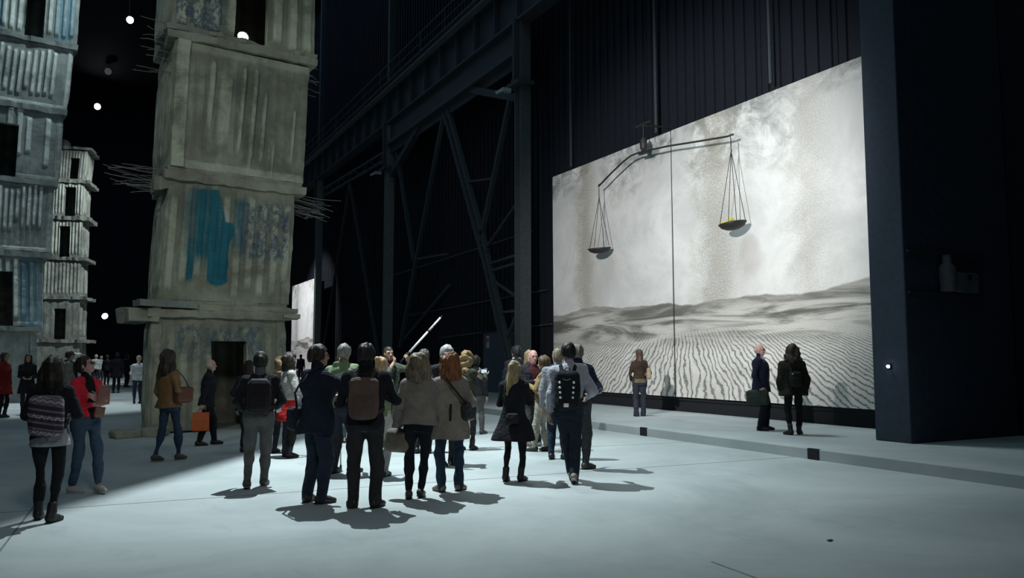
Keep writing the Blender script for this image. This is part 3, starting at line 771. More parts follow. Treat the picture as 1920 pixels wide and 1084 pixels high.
module(T, fr, 3.02, 5.80, (0.10, 3.10), (0.23, 3.20), 2.7, ribs_fn(10, 0.055, 0.08, 0.96, 8, rough=0.012, var=0.3), M_con, None, blue, scrape, inset=(0.32, 0.2), seed=8, res=(120, 90))
slab(T, fr, 0.10, 3.42, -0.10, 2.8, 5.79, 5.99, 21); slab(T, fr, 0.2, 3.36, -0.04, 2.7, 5.97, 6.10, 22, rough=0.03)
slab(T, fr, 0.02, 0.26, -0.03, 0.8, 5.55, 5.82, 23, M_conl, 'broken_ledge', rough=0.08)
rebars(T, fr, 0.12, 0.1, 5.78, -1, 20, 7, (0.6, 1.25), 0.16, 0.26, rise=0.02)
rebars(T, fr, 3.35, 0.1, 5.62, 1, 20, 8, (0.45, 1.15), 0.10, 0.26, rise=-0.14)
def m3(U, W):
    d = ribs_fn(13, 0.018, 0.05, 0.95, 2.2, rough=0.010)(U, W)
    # recessed sheet with a proud jamb on the left, a long round-headed pillow and thin fins
    d = d + 0.10 * (1 - step(U, 0.085, 0.10)) + 0.05 * (1 - step(W, 0.055, 0.08)) + 0.05 * step(W, 0.93, 0.955)
    for u, hw, a, b_, amp in ((0.255, 0.022, 0.42, 0.90, 0.06), (0.36, 0.05, 0.30, 0.80, 0.05), (0.485, 0.017, 0.25, 0.90, 0.07), (0.575, 0.02, 0.12, 0.90, 0.06), (0.66, 0.018, 0.2, 0.72, 0.05), (0.90, 0.015, 0.25, 0.62, 0.04), (0.755, 0.012, 0.08, 0.3, 0.03)):
        uu = u - 0.03 * (0.5 - W)
        ca = np.sqrt(np.clip(1 - ((U - uu) / hw) ** 2, 0, 1)) * step(W, a - 0.12, a + 0.05) * (1 - step(W + ((U - uu) / hw) ** 2 * 0.03, b_ - 0.03, b_ + 0.01))
        d = d + 1.5 * amp * ca
    return d
module(T, fr, 6.10, 9.12, (0.22, 3.40), (0.28, 3.50), 2.7, m3, M_con, None, None, lambda U, W: 0.25 * step(U, 0.5, 0.58) * (1 - step(U, 0.66, 0.72)) * step(W, .2, .4), inset=(0.2, 0.2), seed=14, res=(130, 70))
slab(T, fr, 0.12, 3.62, -0.14, 2.8, 9.12, 9.30, 31, tilt=0.02); slab(T, fr, 1.0, 3.60, -0.06, 2.7, 9.34, 9.46, 32, tilt=0.015, rough=0.08)
slab(T, fr, 0.05, 1.05, -0.10, 1.2, 9.33, 9.46, 33, M_con2, 'loose_plank', rough=0.03)
rebars(T, fr, 0.14, 0.1, 8.95, -1, 10, 9, (0.35, 0.75), 0.2, 0.55)
rebars(T, fr, 3.55, 0.1, 8.95, 1, 8, 10, (0.25, 0.5), 0.25, 0.35)
module(T, fr, 9.44, 12.2, (0.16, 3.62), (0.22, 3.62), 2.8, ribs_fn(9, 0.075, 0.02, 1.0, 6, rough=0.02, var=0.1), M_con, (1.58, 2.40, 9.3, 11.4), None, lambda U, W: 0.8 * (1 - step(U, 0.3, 0.4)), inset=(0.2, 0.2), seed=20)
slab(T, fr, 0.12, 3.66, -0.12, 2.8, 12.2, 12.4, 41)
module(T, fr, 12.4, 15.1, (0.3, 3.5), (0.35, 3.5), 2.8, ribs_fn(9, 0.06, 0.06, 0.95, 16), M_con, None, seed=26, inset=(0.2, 0.2), res=(60, 40))
slab(T, fr, 0.2, 3.6, -0.12, 2.8, 15.1, 15.3, 51)
for i, (s_, d_, w_, q) in enumerate(((-0.55, -0.45, 0.5, 0.16), (0.02, -0.50, 0.42, 0.2))):  # rubble at its foot
    o = fr[1] * s_ + fr[2] * d_ + np.array([1.15, 18.65, 0])
    V, Q = sdf([('u', rbox((0, 0, q * 0.45), (w_ * 0.5, 0.22, q * 0.5), 0.04, rotm('Z', 20 - 50 * i)), 0)], 0.025, foldfn(i, 0.025, (0.2, 0.2, 0.2)))
    tag(link('concrete_block', mesh_np('concrete_block', V, Q, False, [M_conl]), None, tuple(o)), ['long broken concrete block left of the near tower, outer one', 'broken concrete block lying against the foot of the near tower'][i], 'block')

# ---- left tower
T1 = empty('concrete_tower', (-2.78, 33.74, 0)); T1.scale = (.917, .917, .917); tag(T1, 'tall grey corrugated concrete tower cut by the left edge of the photo', 'tower')
fr1 = frame(None, 0.1435)
def jt(U, W): return ribs_fn(4, 0.0, 0.1, 0.9, 3, rough=0.015)(U, W) - 0.05 * np.exp(-((U - 0.93) / 0.006) ** 2)
md = [  # z0, z1, right foot, right head, opening, front
    (0, 2.86, 1.20, 1.08, None, jt),
    (3.02, 5.78, 1.28, 1.15, (-0.70, 0.29, 2.9, 5.15), ribs_fn(9, 0.075, 0.05, 0.94, 5, 0.2, 0.93, 0.03, var=0.2)),
    (6.0, 8.72, 1.42, 1.44, None, ribs_fn(15, 0.085, 0.30, 0.97, 7, 0.0, 0.90, 0.03, var=0.35)),
    (8.92, 11.72, 1.60, 1.64, (-0.80, 0.10, 8.8, 11.02), ribs_fn(9, 0.085, 0.12, 0.97, 6, 0.0, 0.90, 0.03, var=0.6, keep=0.85)),
    (11.92, 14.55, 1.76, 1.90, None, ribs_fn(13, 0.10, 0.14, 0.88, 9, 0.0, 0.86, 0.05, var=0.25)),
    (14.75, 17.6, 1.99, 2.05, (0.14, 0.80, 14.6, 17.1), ribs_fn(13, 0.085, 0.05, 0.97, 11, 0, 0.98, 0.0, var=0.15)),
    (17.8, 20.5, 1.9, 1.95, None, ribs_fn(13, 0.07, 0.05, 0.97, 12))]
for i, (z0, z1, r0, r1, op, f) in enumerate(md):
    wd = 3.3 if i < 4 else 3.5
    module(T1, fr1, z0, z1, (r0 - wd, r0), (r1 - wd, r1), 2.7, f, M_con2, op, lambda U, W, q=i: (0.5 if q in (1, 5) else 0.0) * step(n1(U * 10, 4), 0.4, 0.7), seed=30 + i, inset=(0.2, 0.25), res=(110, 50))
    slab(T1, fr1, max(r0, r1) - wd - 0.08, max(r0, r1) + 0.08, -0.12, 2.7, z1 - 0.01, (md[i + 1][0] if i + 1 < len(md) else z1 + 0.2) + 0.01, 60 + i, M_con2, rough=0.07, tilt=-0.01)
# ---- rear tower
T2 = empty('concrete_tower', (-2.37, 58.29, 0)); T2.scale = (.912, .912, .912); tag(T2, 'slim far concrete tower with a window on nearly every storey, behind the left tower', 'tower')
fr2 = frame(None, -0.2)
md2 = [(0, 2.85, 1.97, 1.84, None, 4, 0.01), (3.05, 5.85, 1.84, 1.78, (0.25, 0.98, 3.0, 5.2), 4, 0.02), (6.05, 8.6, 1.78, 1.74, None, 9, 0.05), (8.8, 11.45, 1.74, 1.71, (0.32, 1.02, 8.7, 11.0), 9, 0.07), (11.7, 14.1, 1.70, 1.70, (0.55, 1.25, 11.6, 13.8), 9, 0.07), (14.3, 16.5, 1.68, 1.82, (0.75, 1.3, 14.4, 15.9), 9, 0.04)]
for i, (z0, z1, r0, r1, op, nr, am) in enumerate(md2):
    lf = (-1.0, -0.95, -0.8, -0.6, -0.45, -0.25)[i]
    module(T2, fr2, z0, z1, (lf, r0), (lf, r1), 2.7, ribs_fn(nr + 2, am, 0.05, 0.96, 40 + i, rough=0.012, var=0.1), M_con2, op, seed=50 + i, inset=(0.2, 0.1), res=(66, 30), side_ribs=2 if i in (0, 1, 2) else 6)
    slab(T2, fr2, lf - 0.1, max(r0, r1) + (0.35 if i < 5 else 0.2), -0.15, 2.75, z1 - 0.01, (md2[i + 1][0] if i < 5 else z1 + 0.16) + 0.01, 80 + i, M_con2, rough=0.09)
slab(T2, fr2, -0.2, 0.45, -0.1, 1.0, 16.66, 17.15, 90, M_con2, 'loose_plank', rough=0.08)
lw2 = MB(); lw2.box((2.0, 56.0, 0), (6.0, 57.0, 1.15)); tag(lw2.build('low_wall', M_con2, bevel=0.03), 'low pale concrete block wall far behind the red jacket', 'wall')

# ------------------------------------------------------------------ hanging lamps
def floodlight(loc, label, hang=None, r=0.26, st=22, tilt=15):
    t = empty('floodlight', loc, math.radians(20 if loc[0] < 2 else 8)); tag(t, label, 'lamp')
    m = MB(); m.lathe([(0.04, 0.55), (r * 0.6, 0.5), (r * 0.75, 0.3), (r * 1.05, 0.0), (r * 1.15, 0.0), (r * 0.85, 0.32), (r * 0.7, 0.56), (0, 0.6)], 18); m.build('housing', M_black, t, True, rot=(math.radians(tilt - 90), 0, 0))
    m = MB(); m.lathe([(0, -0.035), (r * 0.6, -0.02), (r, 0.03), (r, 0.05), (0, 0.05)], 18); m.build('lens', emis((0.93, 0.96, 1.0), st), t, True, rot=(math.radians(tilt - 90), 0, 0))
    m = MB(); m.tube([(-r * 1.25, 0.2, 0), (-r * 1.25, 0.2, r * 1.5), (r * 1.25, 0.2, r * 1.5), (r * 1.25, 0.2, 0)], 0.02, 6); m.build('yoke', M_steel, t)
    if hang:
        m = MB(); m.tube([(0, 0.2, r * 1.5), (0, 0.2, hang)], 0.025, 6); m.build('hanging_rod', M_steel, t)
    if loc[1] > 90:
        m = MB(); m.tube([(0, 0.25, 0.1), (0, 0.9, 0.1), (0.3, 1.445, 0.1)], 0.04, 6); m.build('wall_arm', M_steel, t)
    return t
floodlight((1.64, 66, 27.4), 'glaring white floodlight high up between the left tower and the near tower', 3.6, 0.26)
floodlight((-0.42, 93.5, 28.12), 'glaring white floodlight below the topmost one, beside the left tower', 2.88, 0.32)
floodlight((1.15, 93.5, 5.98), 'lone white floodlight low on the far wall beside the near tower', None, 0.30)
floodlight((0.41, 88, 30.3), 'faint unlit floodlight between the two glaring ones at upper left', 0.7, 0.35, 0.04)
floodlight((2.86, 18.98, 9.10), 'dazzling white floodlight on the sill of the near tower window', None, 0.12, 40, -5)
# the spotlight over the crowd, with barn doors (the left one cuts the pool of light off straight)
sp_ = empty('rig_spotlight', LAMP); tag(sp_, 'black rig spotlight with barn doors over the crowd, above the frame', 'lamp')
m = MB(); m.lathe([(0.16, 0.02), (0.17, 0.05), (0.17, 0.40), (0.10, 0.55), (0, 0.56)], 18); m.build('housing', M_black, sp_, True)
m = MB(); m.tube([(0, 0, 0.5), (0, 0, 22.0)], 0.03, 6); m.build('hanging_rod', M_steel, sp_)
ea, eb = Vector((-0.62, 9.2, 0)), Vector((3.29, 15.18, 0)); L0 = Vector(LAMP)
mid = ea + (eb - ea) * ((L0 - ea).dot(eb - ea) / (eb - ea).length_squared); dv = (mid - L0).normalized(); al = (eb - ea).normalized(); out = dv.cross(al).normalized()
if out.dot(L0 - mid) > 0: out = -out
m = MB(); a_, b_, c_, d_ = (dv * 0.62 - al * 1.1, dv * 0.62 + al * 1.1, dv * 0.05 + al * 0.2 + out * 0.16 , dv * 0.05 - al * 0.2 + out * 0.16)
for off in (0.0, 0.008):
    m.v += [tuple(q + out * off) for q in (a_, b_, c_, d_)]
m.f = [(0, 1, 2, 3), (7, 6, 5, 4), (0, 4, 5, 1), (1, 5, 6, 2), (2, 6, 7, 3), (3, 7, 4, 0)]; m.build('barn_door', M_black, sp_)
# ================================================================== PEOPLE
SK = {'light': (0.42, 0.27, 0.21), 'mid': (0.36, 0.22, 0.16), 'pink': (0.46, 0.27, 0.23)}
M_eye = smooth_mat((0.03, 0.025, 0.02), 0.25, name='eye'); M_lip = smooth_mat((0.28, 0.12, 0.10), 0.5, name='lip')
TM = [(-.12, .150, .100, 0, 0), (-.03, .168, .118, 0, -.012), (.08, .150, .108, 0, 0), (.18, .150, .106, 0, .005), (.30, .166, .118, 0, .006), (.41, .168, .112, 0, -.004), (.48, .135, .086, 0, -.012), (.53, .078, .062, 0, -.014), (.565, .056, .056, 0, -.006)]
TF = [(-.12, .152, .102, 0, 0), (-.03, .172, .122, 0, -.018), (.08, .142, .103, 0, 0), (.17, .124, .092, 0, .003), (.30, .142, .112, 0, .013), (.40, .148, .100, 0, 0), (.47, .118, .076, 0, -.010), (.52, .064, .056, 0, -.012), (.565, .048, .050, 0, -.006)]
VOX = {0: (.0072, .0056, .0105), 1: (.011, .008, .018), 2: (.018, .011, .030), 3: (.026, .02, .045)}
def nrm(v): return v / max(np.linalg.norm(v), 1e-9)
def ik(a, t, l1, l2, pole):
    d = t - a; L = np.linalg.norm(d); L2 = min(L, (l1 + l2) * 0.995); d = d / L; t = a + d * L2
    c = (l1 * l1 + L2 * L2 - l2 * l2) / (2 * L2); h = math.sqrt(max(l1 * l1 - c * c, 0))
    p = nrm(pole - d * (pole @ d)); return a + d * c + p * h, t
def curlfn(seed, amp):
    r = np.random.RandomState(seed); D = r.normal(size=(6, 3)) / np.array((.034, .034, .050)) * 0.9; ph = r.rand(6) * 6.28
    def f(p):
        s = np.zeros(p.shape[:-1])
        for i in range(6): s += np.abs(np.sin(p @ D[i] * .5 + ph[i] + 1.5 * np.sin(p @ D[(i + 1) % 6] * .45)))
        return amp * (0.15 - (s / 6 - .45) * 2.2)
    return f
class Person:
    def __init__(s, at, label, sex='m', lvl=1, skin='light', lean=0, hip=(0, 0, 0), twist=0, fL=(-.10, 0, 8, 0, 0), fR=(.10, 0, -8, 0, 0), hL=None, hR=None, head=(0, 0), dL={}, dR={}, cat='person', group=None, wide=1.0):
        x, y, z, rot, h = at
        s.s = min(h, 1.86 if sex == 'm' else 1.76) / 1.75; s.loc = (x, y, z); s.rot = math.radians(rot); s.sex = sex; s.lvl = lvl; s.label = label; s.skin = SK[skin]; s.w = wide
        s.seed = int(abs(x * 131 + y * 71)) % 1000
        R = rotm('Z', -twist) @ rotm('X', -lean); O = V3(hip[0], hip[1], .93 + hip[2]); s.R, s.O = R, O
        s.secs = [(z_, rx * wide, ry * (0.5 + 0.5 * wide if wide < 1 else wide), cx, cy) for z_, rx, ry, cx, cy in (TM if sex == 'm' else TF)]
        s.sg = {'L': -1, 'R': 1}
        sw, sz = (.178 * wide, .462) if sex == 'm' else (.155 * wide, .452)
        s.sh = {q: s.T(s.sg[q] * sw, -.012, sz) for q in 'LR'}
        s.hipj = {q: O + rotm('Z', -twist) @ V3(s.sg[q] * .088, 0, -.03) for q in 'LR'}
        s.foot = {'L': fL, 'R': fR}; s.knee = {}; s.ank = {}; s.footR = {}
        for q in 'LR':
            fx, fy, fyaw, lift, pitch = s.foot[q]
            Rf = rotm('Z', -fyaw) @ rotm('X', -pitch); s.footR[q] = Rf
            a = V3(fx, fy, .085 + lift)
            s.knee[q], s.ank[q] = ik(s.hipj[q], a, .42, .408, V3(s.sg[q] * .10 + math.sin(math.radians(fyaw)) * .5, 1, 0))
        hd = {'L': hL, 'R': hR}; s.elb = {}; s.wri = {}; s.hdir = {}; s.hth = {}; s.curl = {}
        for q in 'LR':
            g = s.sg[q]; t = hd[q]; dd = (dL, dR)[0 if q == 'L' else 1]
            t = V3(g * .245 * wide, .03, .84) if t is None else V3(*t)
            pole = V3(*dd.get('pole', (g * .55, -.8, -.35)))
            l1, l2 = (.295, .255) if sex == 'm' else (.28, .24)
            s.elb[q], s.wri[q] = ik(s.sh[q], t, l1, l2, pole)
            fa = nrm(s.wri[q] - s.elb[q])
            s.hdir[q] = nrm(fa + V3(*dd.get('dir', (0, 0, 0)))); s.hth[q] = V3(*dd.get('th', (0, 1, .25))); s.curl[q] = dd.get('curl', .38)
        s.hp = s.T(0, .010, .60)
        s.Rh = rotm('Z', -twist * .5 - head[0]) @ rotm('X', head[1])
        s.body()
        tag(s.ob, label, cat, group)
    def T(s, x, y, z): return s.O + s.R @ V3(x, y, z)
    def H(s, x, y, z): return s.hp + s.Rh @ V3(x, y, z)
    def hand(s, q):
        wv = s.wri[q]; d = s.hdir[q]; t = s.hth[q]; t = nrm(t - d * (d @ t)); c = np.cross(d, t); n = -c if q == 'R' else c
        f = .93 if s.sex == 'f' else 1.0; ops = []
        fa = nrm(wv - s.elb[q])
        ops.append(('u', cone(wv - fa * .09, wv + d * .02, .034 * f, .026 * f), 0))
        ops.append(('u', rbox(wv + d * .055, (.039 * f, .048, .0145), .0135, np.stack([t, d, n], 1)), .012))
        for off, L, r in ((.0285, .074, .0088), (.0095, .082, .009), (-.0095, .076, .0086), (-.0275, .060, .0076)):
            p = wv + d * .092 + t * off * f; a = 0
            ops.append(('u', cone(wv + d * .06 + t * off * f, p, r, r), .004))
            for k, l in enumerate((.44, .31, .25)):
                a += s.curl[q] * (1 if k else .8); v = d * math.cos(a) + n * math.sin(a) + t * off * .6; v = nrm(v)
                ops.append(('u', cone(p, p + v * L * l * f, r * (1 - .08 * k), r * (.93 - .08 * k)), .003)); p = p + v * L * l * f
        p = wv + d * .022 + t * .024
        for v, l, r in ((d * .62 + t * .70 + n * .30, .045, .012), (d * .88 + t * .28 + n * .36, .034, .0105), (d * .95 + t * .05 + n * .35, .027, .0092)):
            v = nrm(v); ops.append(('u', cone(p, p + v * l * f, r, r * .92), .005)); p = p + v * l * f
        return ops
    def head_ops(s):
        R, o = s.Rh, s.hp
        e = lambda c, r: ell(c, r, R, o)
        k = .95 if s.sex == 'f' else 1.0
        return [('u', cone(s.T(0, -.012, .47), s.H(0, -.006, .05), .060 * k, .054 * k), 0), ('u', e((0, -.010, .130), (.075, .095, .092)), .03), ('u', e((0, .028, .075), (.058, .060, .082)), .03),
                ('u', e((0, .064, .014), (.027, .022, .019)), .025), ('u', e((0, .078, .128), (.050, .014, .010)), .02),
                ('s', e((.031, .104, .105), (.018, .016, .012)), .016), ('s', e((-.031, .104, .105), (.018, .016, .012)), .016),
                ('u', e((.031, .080, .104), (.0135, .0125, .0115)), .003), ('u', e((-.031, .080, .104), (.0135, .0125, .0115)), .003),
                ('u', cone(s.H(0, .086, .110), s.H(0, .107, .072), .008, .0125), .012), ('u', e((.011, .094, .068), (.009, .010, .008)), .006), ('u', e((-.011, .094, .068), (.009, .010, .008)), .006),
                ('u', e((0, .084, .043), (.024, .011, .0055)), .006), ('u', e((0, .083, .034), (.020, .012, .006)), .006),
                ('u', e((.076, -.006, .09), (.011, .021, .031)), .008), ('u', e((-.076, -.006, .09), (.011, .021, .031)), .008)]
    def body(s):
        vh, vd, vc = VOX[s.lvl]
        th, ca = (.064, .036) if s.sex == 'm' else (.062, .033)
        ops = [('u', loft(s.secs, s.O, s.R, inflate=-.012), 0)]
        for q in 'LR':
            ops += [('u', cone(s.sh[q], s.elb[q], .046, .036), .03), ('u', cone(s.elb[q], s.wri[q] - nrm(s.wri[q] - s.elb[q]) * .03, .036, .026), .02)]
            ops += [('u', cone(s.hipj[q], s.knee[q], th, .037), .04), ('u', cone(s.knee[q], s.ank[q], ca, .026), .02)]
            ops += [('u', cone(s.ank[q], s.ank[q] + s.footR[q] @ V3(0, .13, -.05), .028, .026), .02)]
        ops.append(('u', cone(s.T(0, -.012, .47), s.H(0, -.006, .02), .058, .052), .03))
        V, Q = sdf(ops, max(vc, .018))
        parts = [(V, Q, np.zeros(len(Q), int))]
        V, Q = sdf(s.head_ops(), vh, None, (s.hp - .2 if False else np.array([-9, -9, s.hp[2] - .09]), np.array([9, 9, 9])))
        c = (V[Q].mean(1) - s.hp) @ s.Rh; mi = np.zeros(len(Q), int)
        ex = np.abs(np.abs(c[:, 0]) - .031); m = (ex < .012) & (np.abs(c[:, 2] - .104) < .0075) & (c[:, 1] > .075); mi[m] = 1
        m = (np.abs(c[:, 0]) < .022) & (np.abs(c[:, 2] - .038) < .0085) & (c[:, 1] > .08); mi[m] = 2
        m = (np.abs(c[:, 0]) < .048) & (np.abs(c[:, 0]) > .014) & (np.abs(c[:, 2] - .127) < .006) & (c[:, 1] > .06); mi[m] = 3
        parts.append((V, Q, mi))
        for q in 'LR':
            V, Q = sdf(s.hand(q), vd); parts.append((V, Q, np.zeros(len(Q), int)))
        VV, QQ, MM, b = [], [], [], 0
        for V, Q, m in parts: VV.append(V); QQ.append(Q + b); MM.append(m); b += len(V)
        me = mesh_np('person', np.concatenate(VV) * s.s, np.concatenate(QQ), True, [skin_mat(s.skin), M_eye, M_lip, hair_mat((0.05, 0.04, 0.03))], np.concatenate(MM))
        s.ob = link('person', me, None, s.loc, s.rot)
    # -------------------------------------------------------------- things that move with the body
    def add(s, name, ops, mat, fold=0.0, vox=None, wl=(.085, .085, .075), label=None, smooth=True, seed=0, curl=False):
        V, Q = sdf(ops, vox or VOX[s.lvl][2], (curlfn(s.seed, fold) if curl else foldfn(s.seed + seed, fold * 1.9, wl)) if fold else None)
        o = link(name, mesh_np(name, V * s.s, Q, smooth, [mat]), s.ob)
        if label: o['label'] = label
        return o
    def top(s, col, hem=.86, t=.022, flare=.0, sleeve=.93, name='jacket', mat=None, open_w=None, inner=None, collar=.07, fold=.006, arm=1.0, label=None, open_lo=-.10, hood=False, back=0.0):
        k = (.93 if s.sex == 'f' else 1.0)
        hz = hem - .93
        rows = [(z, rx + t, ry + t, cx, cy) for z, rx, ry, cx, cy in s.secs if z > max(hz, -.10) and z < .50]
        rows = [(z, rx + back * max(0, min(1, (.4 - z) / .5)) * .4, ry + back * max(0, min(1, (.4 - z) / .5)) * .5, cx, cy - back * max(0, min(1, (.4 - z) / .5)) * .4) for z, rx, ry, cx, cy in rows]
        b = rows[0]
        if hz < b[0]: rows.insert(0, (hz, b[1] + flare, b[2] + flare * .9, 0, b[4]))
        rows += [(.50, .115 + t, .078 + t, 0, -.012), (.535, .066 + t * .6, .056 + t * .6, 0, -.012)]
        ops = [('u', loft(rows, s.O, s.R, 2.4), 0)]
        for q in 'LR':
            ops += [('u', cone(s.T(s.sg[q] * .05, -.012, .50), s.sh[q], .050 + t * .5, .052 * arm + t * .5), .03), ('u', cone(s.sh[q], s.elb[q], (.050 + t * .55) * k * arm, (.040 + t * .55) * k * arm), .035)]
            w_ = s.elb[q] + (s.wri[q] - s.elb[q]) * sleeve
            if sleeve > .2: ops.append(('u', cone(s.elb[q], w_, (.040 + t * .55) * k * arm, (.030 + t * .5) * k * arm), .015))
        if collar: ops.append(('u', cone(s.T(0, -.014, .50), s.H(0, -.016, .012 if collar < .08 else .03), collar, collar - .006), .02))
        if hood: ops.append(('u', ell((0, -.085, .49), (.105, .06, .075), s.R, s.O), .03))
        if open_w:
            R_, O_ = s.R, s.O
            def f(p):
                l = (p - O_) @ R_; wd = np.interp(l[..., 2], [open_lo, open_lo + .02, .46, .56], [open_w * .0 - .01, open_w * .35, open_w, open_w * 1.1])
                return np.maximum(np.abs(l[..., 0]) - wd, .035 - l[..., 1])
            ops.append(('s', raw(s.O + V3(-.45, -.45, -.5), s.O + V3(.45, .45, .7), f), .006))
        o = s.add(name, ops, mat or fabric(col), fold, label=label)
        if inner:
            rows = [(z, rx + t * .35, ry + t * .45, cx, cy) for z, rx, ry, cx, cy in s.secs if z < .5] + [(.51, .10, .072, 0, -.01), (.55, .06, .058, 0, -.01)]
            s.add('shirt', [('u', loft(rows, s.O, s.R, 2.4), 0), ('u', cone(s.T(0, -.012, .50), s.H(0, -.01, .015), .064, .058), .02)], fabric(inner), .002)
        return o
    def trousers(s, col, fit=.012, hem=.06, name='trousers', mat=None, fold=.005, flare=0.0):
        rows = [(z, rx + .012, ry + .012, cx, cy) for z, rx, ry, cx, cy in s.secs if z < .12]
        ops = [('u', loft(rows, s.O, s.R, 2.3), 0)]
        th = .080 if s.sex == 'm' else .079
        for q in 'LR':
            d = s.ank[q] - s.knee[q]; e = s.knee[q] + d * max(0, (s.knee[q][2] - hem - .02 - (s.ank[q][2] - .085)) / max(1e-3, -d[2])) if d[2] < -.15 else s.ank[q]
            ops += [('u', cone(s.hipj[q], s.knee[q], th + fit, .051 + fit), .05), ('u', cone(s.knee[q], s.knee[q] + d * .35, .051 + fit, .051 + fit * .9), .02), ('u', cone(s.knee[q] + d * .35, e, .051 + fit * .9, .036 + fit * .9 + flare), .02)]
        return s.add(name, ops, mat or fabric(col), fold, wl=(.075, .075, .07), seed=3)
    def skirt(s, col, hem=.55, flare=.03):
        rows = [(z, rx + .016, ry + .016, cx, cy) for z, rx, ry, cx, cy in s.secs if -.05 < z < .13]; b = rows[0]
        rows.insert(0, (hem - .93, b[1] + flare, b[2] + flare, 0, 0)); return s.add('skirt', [('u', loft(rows, s.O, s.R, 2.2), 0)], fabric(col), .006)
    def shoes(s, col, kind='shoe', sole=(.03, .03, .03), mat=None, label=None):
        f = .92 if s.sex == 'f' else 1.0
        for q in 'LR':
            R, a = s.footR[q], s.ank[q]
            if kind == 'heel': R = R @ rotm('X', -24)
            P = lambda x, y, z: a + R @ V3(x, y * f, z)
            vx = max(.008, VOX[s.lvl][2] * .62)
            ops = [('u', cone(P(0, -.035, -.040), P(0, .085, -.050), .040 * f, .043 * f), 0), ('u', cone(P(0, .085, -.050), P(s.sg[q] * .004, .155, -.058), .043 * f, .029 * f), .02), ('u', cone(P(0, -.02, -.02), P(0, .03, -.03), .042, .04), .03)]
            if kind in ('boot', 'heel_boot'): ops.append(('u', cone(P(0, -.012, -.02), P(0, -.005, 0) + nrm(s.knee[q] - a) * .10, .046, .050), .02))
            ops.append(('s', (None, None, (lambda p, R=R, a=a: ((p - a) @ R)[..., 2] + .082)), .004))
            sh = s.add('shoe', ops, mat or smooth_mat(col, 0.5, name='leather'), 0, vx, label=label)
            so = MB(); pts = []
            for y_, hw in ((-.075, .02), (-.06, .034), (-.02, .036), (.04, .036), (.09, .042), (.14, .036), (.172, .018)): pts.append((y_, hw))
            n = len(pts)
            for zz in (-.074, -.0845 if kind != 'heel' else -.082):
                for y_, hw in pts: so.v += [tuple(P(-hw * f, y_, zz) * s.s), tuple(P(hw * f, y_, zz) * s.s)]
            for i in range(n - 1):
                a0 = 2 * i; b0 = 2 * n + 2 * i
                so.f += [(a0, a0 + 1, a0 + 3, a0 + 2), (b0, b0 + 2, b0 + 3, b0 + 1), (a0, a0 + 2, b0 + 2, b0), (a0 + 1, b0 + 1, b0 + 3, a0 + 3)]
            so.f += [(0, 2 * n, 2 * n + 1, 1), (2 * n - 2, 2 * n - 1, 4 * n - 1, 4 * n - 2)]
            if kind in ('heel', 'heel_boot'):
                hb = P(0, -.045, -.08); so.tube([tuple(hb * s.s), tuple((V3(hb[0], hb[1], s.foot[q][3] * .6 + .002) if kind == 'heel' else hb + V3(0, 0, -.0)) * s.s)], [.014 * s.s, .008 * s.s], 8)
            o = so.build('sole', smooth_mat(sole, 0.7, name='sole'), None); o.parent = sh
    def hair(s, style, col, end=-.10, wide=.095, back=.075, amp=.004):
        R, o = s.Rh, s.hp; e = lambda c, r: ell(c, r, R, o)
        vx = VOX[s.lvl][0] * 1.15
        W = lambda c, hs, rd=.02: rbox(s.H(*c), hs, rd, R)
        if style == 'bald':
            ops = [('u', e((0, -.016, .10), (.081, .099, .085)), 0), ('s', W((0, .13, .05), (.2, .12, .3)), .02), ('s', W((0, 0, .24), (.2, .2, .10)), .02), ('s', W((0, 0, -.09), (.2, .2, .115)), .01)]
        elif style in ('short', 'crop'):
            g = .008 if style == 'crop' else .016
            ops = [('u', e((0, -.014, .130), (.077 + g, .098 + g, .095 + g)), 0), ('u', e((0, -.05, .075), (.072 + g * .6, .055 + g, .07)), .03), ('s', W((0, .142, .045), (.2, .10, .115), .03), .012), ('s', W((0, .10, .02), (.2, .11, .05)), .01), ('s', W((0, 0, -.10), (.2, .2, .142)), .012)]
        else:
            q = .014 if style == 'curly' else 0
            ops = [('u', e((0, -.016, .132), (.088 + q * 1.6, .106 + q, .100 + q)), 0)]
            if style == 'bun': ops += [('u', e((0, -.05, .07), (.072, .06, .07)), .03), ('u', e((0, -.105, .185), (.045, .045, .045)), .015)]
            elif style == 'pony': ops += [('u', e((0, -.05, .07), (.074, .06, .07)), .03), ('u', cone(s.H(0, -.115, .12), s.H(0, -.15, -.06), .03, .02), .02)]
            else:
                rows = [(.15, .085, .085, 0, -.02), (.06, wide, .085, 0, -.028), (-.03, wide * 1.04, back, 0, -.045), ((end - .03) / 2, wide * 1.0, back * .85, 0, -.062), (end, wide * .72, back * .5, 0, -.075)]
                if end >= -.06: rows = [(.15, .085, .085, 0, -.02), (.06, wide, .090, 0, -.02), (end + .02, wide * 1.03, back, 0, -.035), (end, wide * .9, back * .85, 0, -.04)]
                ops += [('u', loft(rows, o, R, 2.0), .03)]
            ops += [('s', W((0, .150, .03), (.066, .115, .125), .035), .02)]
        curly = style == 'curly'
        ops = [('u', p, k) if q == 'u' else (q, p, k) for q, p, k in ops]
        return s.add('hair', ops, hair_mat(col), (.036 if s.lvl < 2 else .02) if curly else amp, vx, (.016, .016, .25), curl=curly)
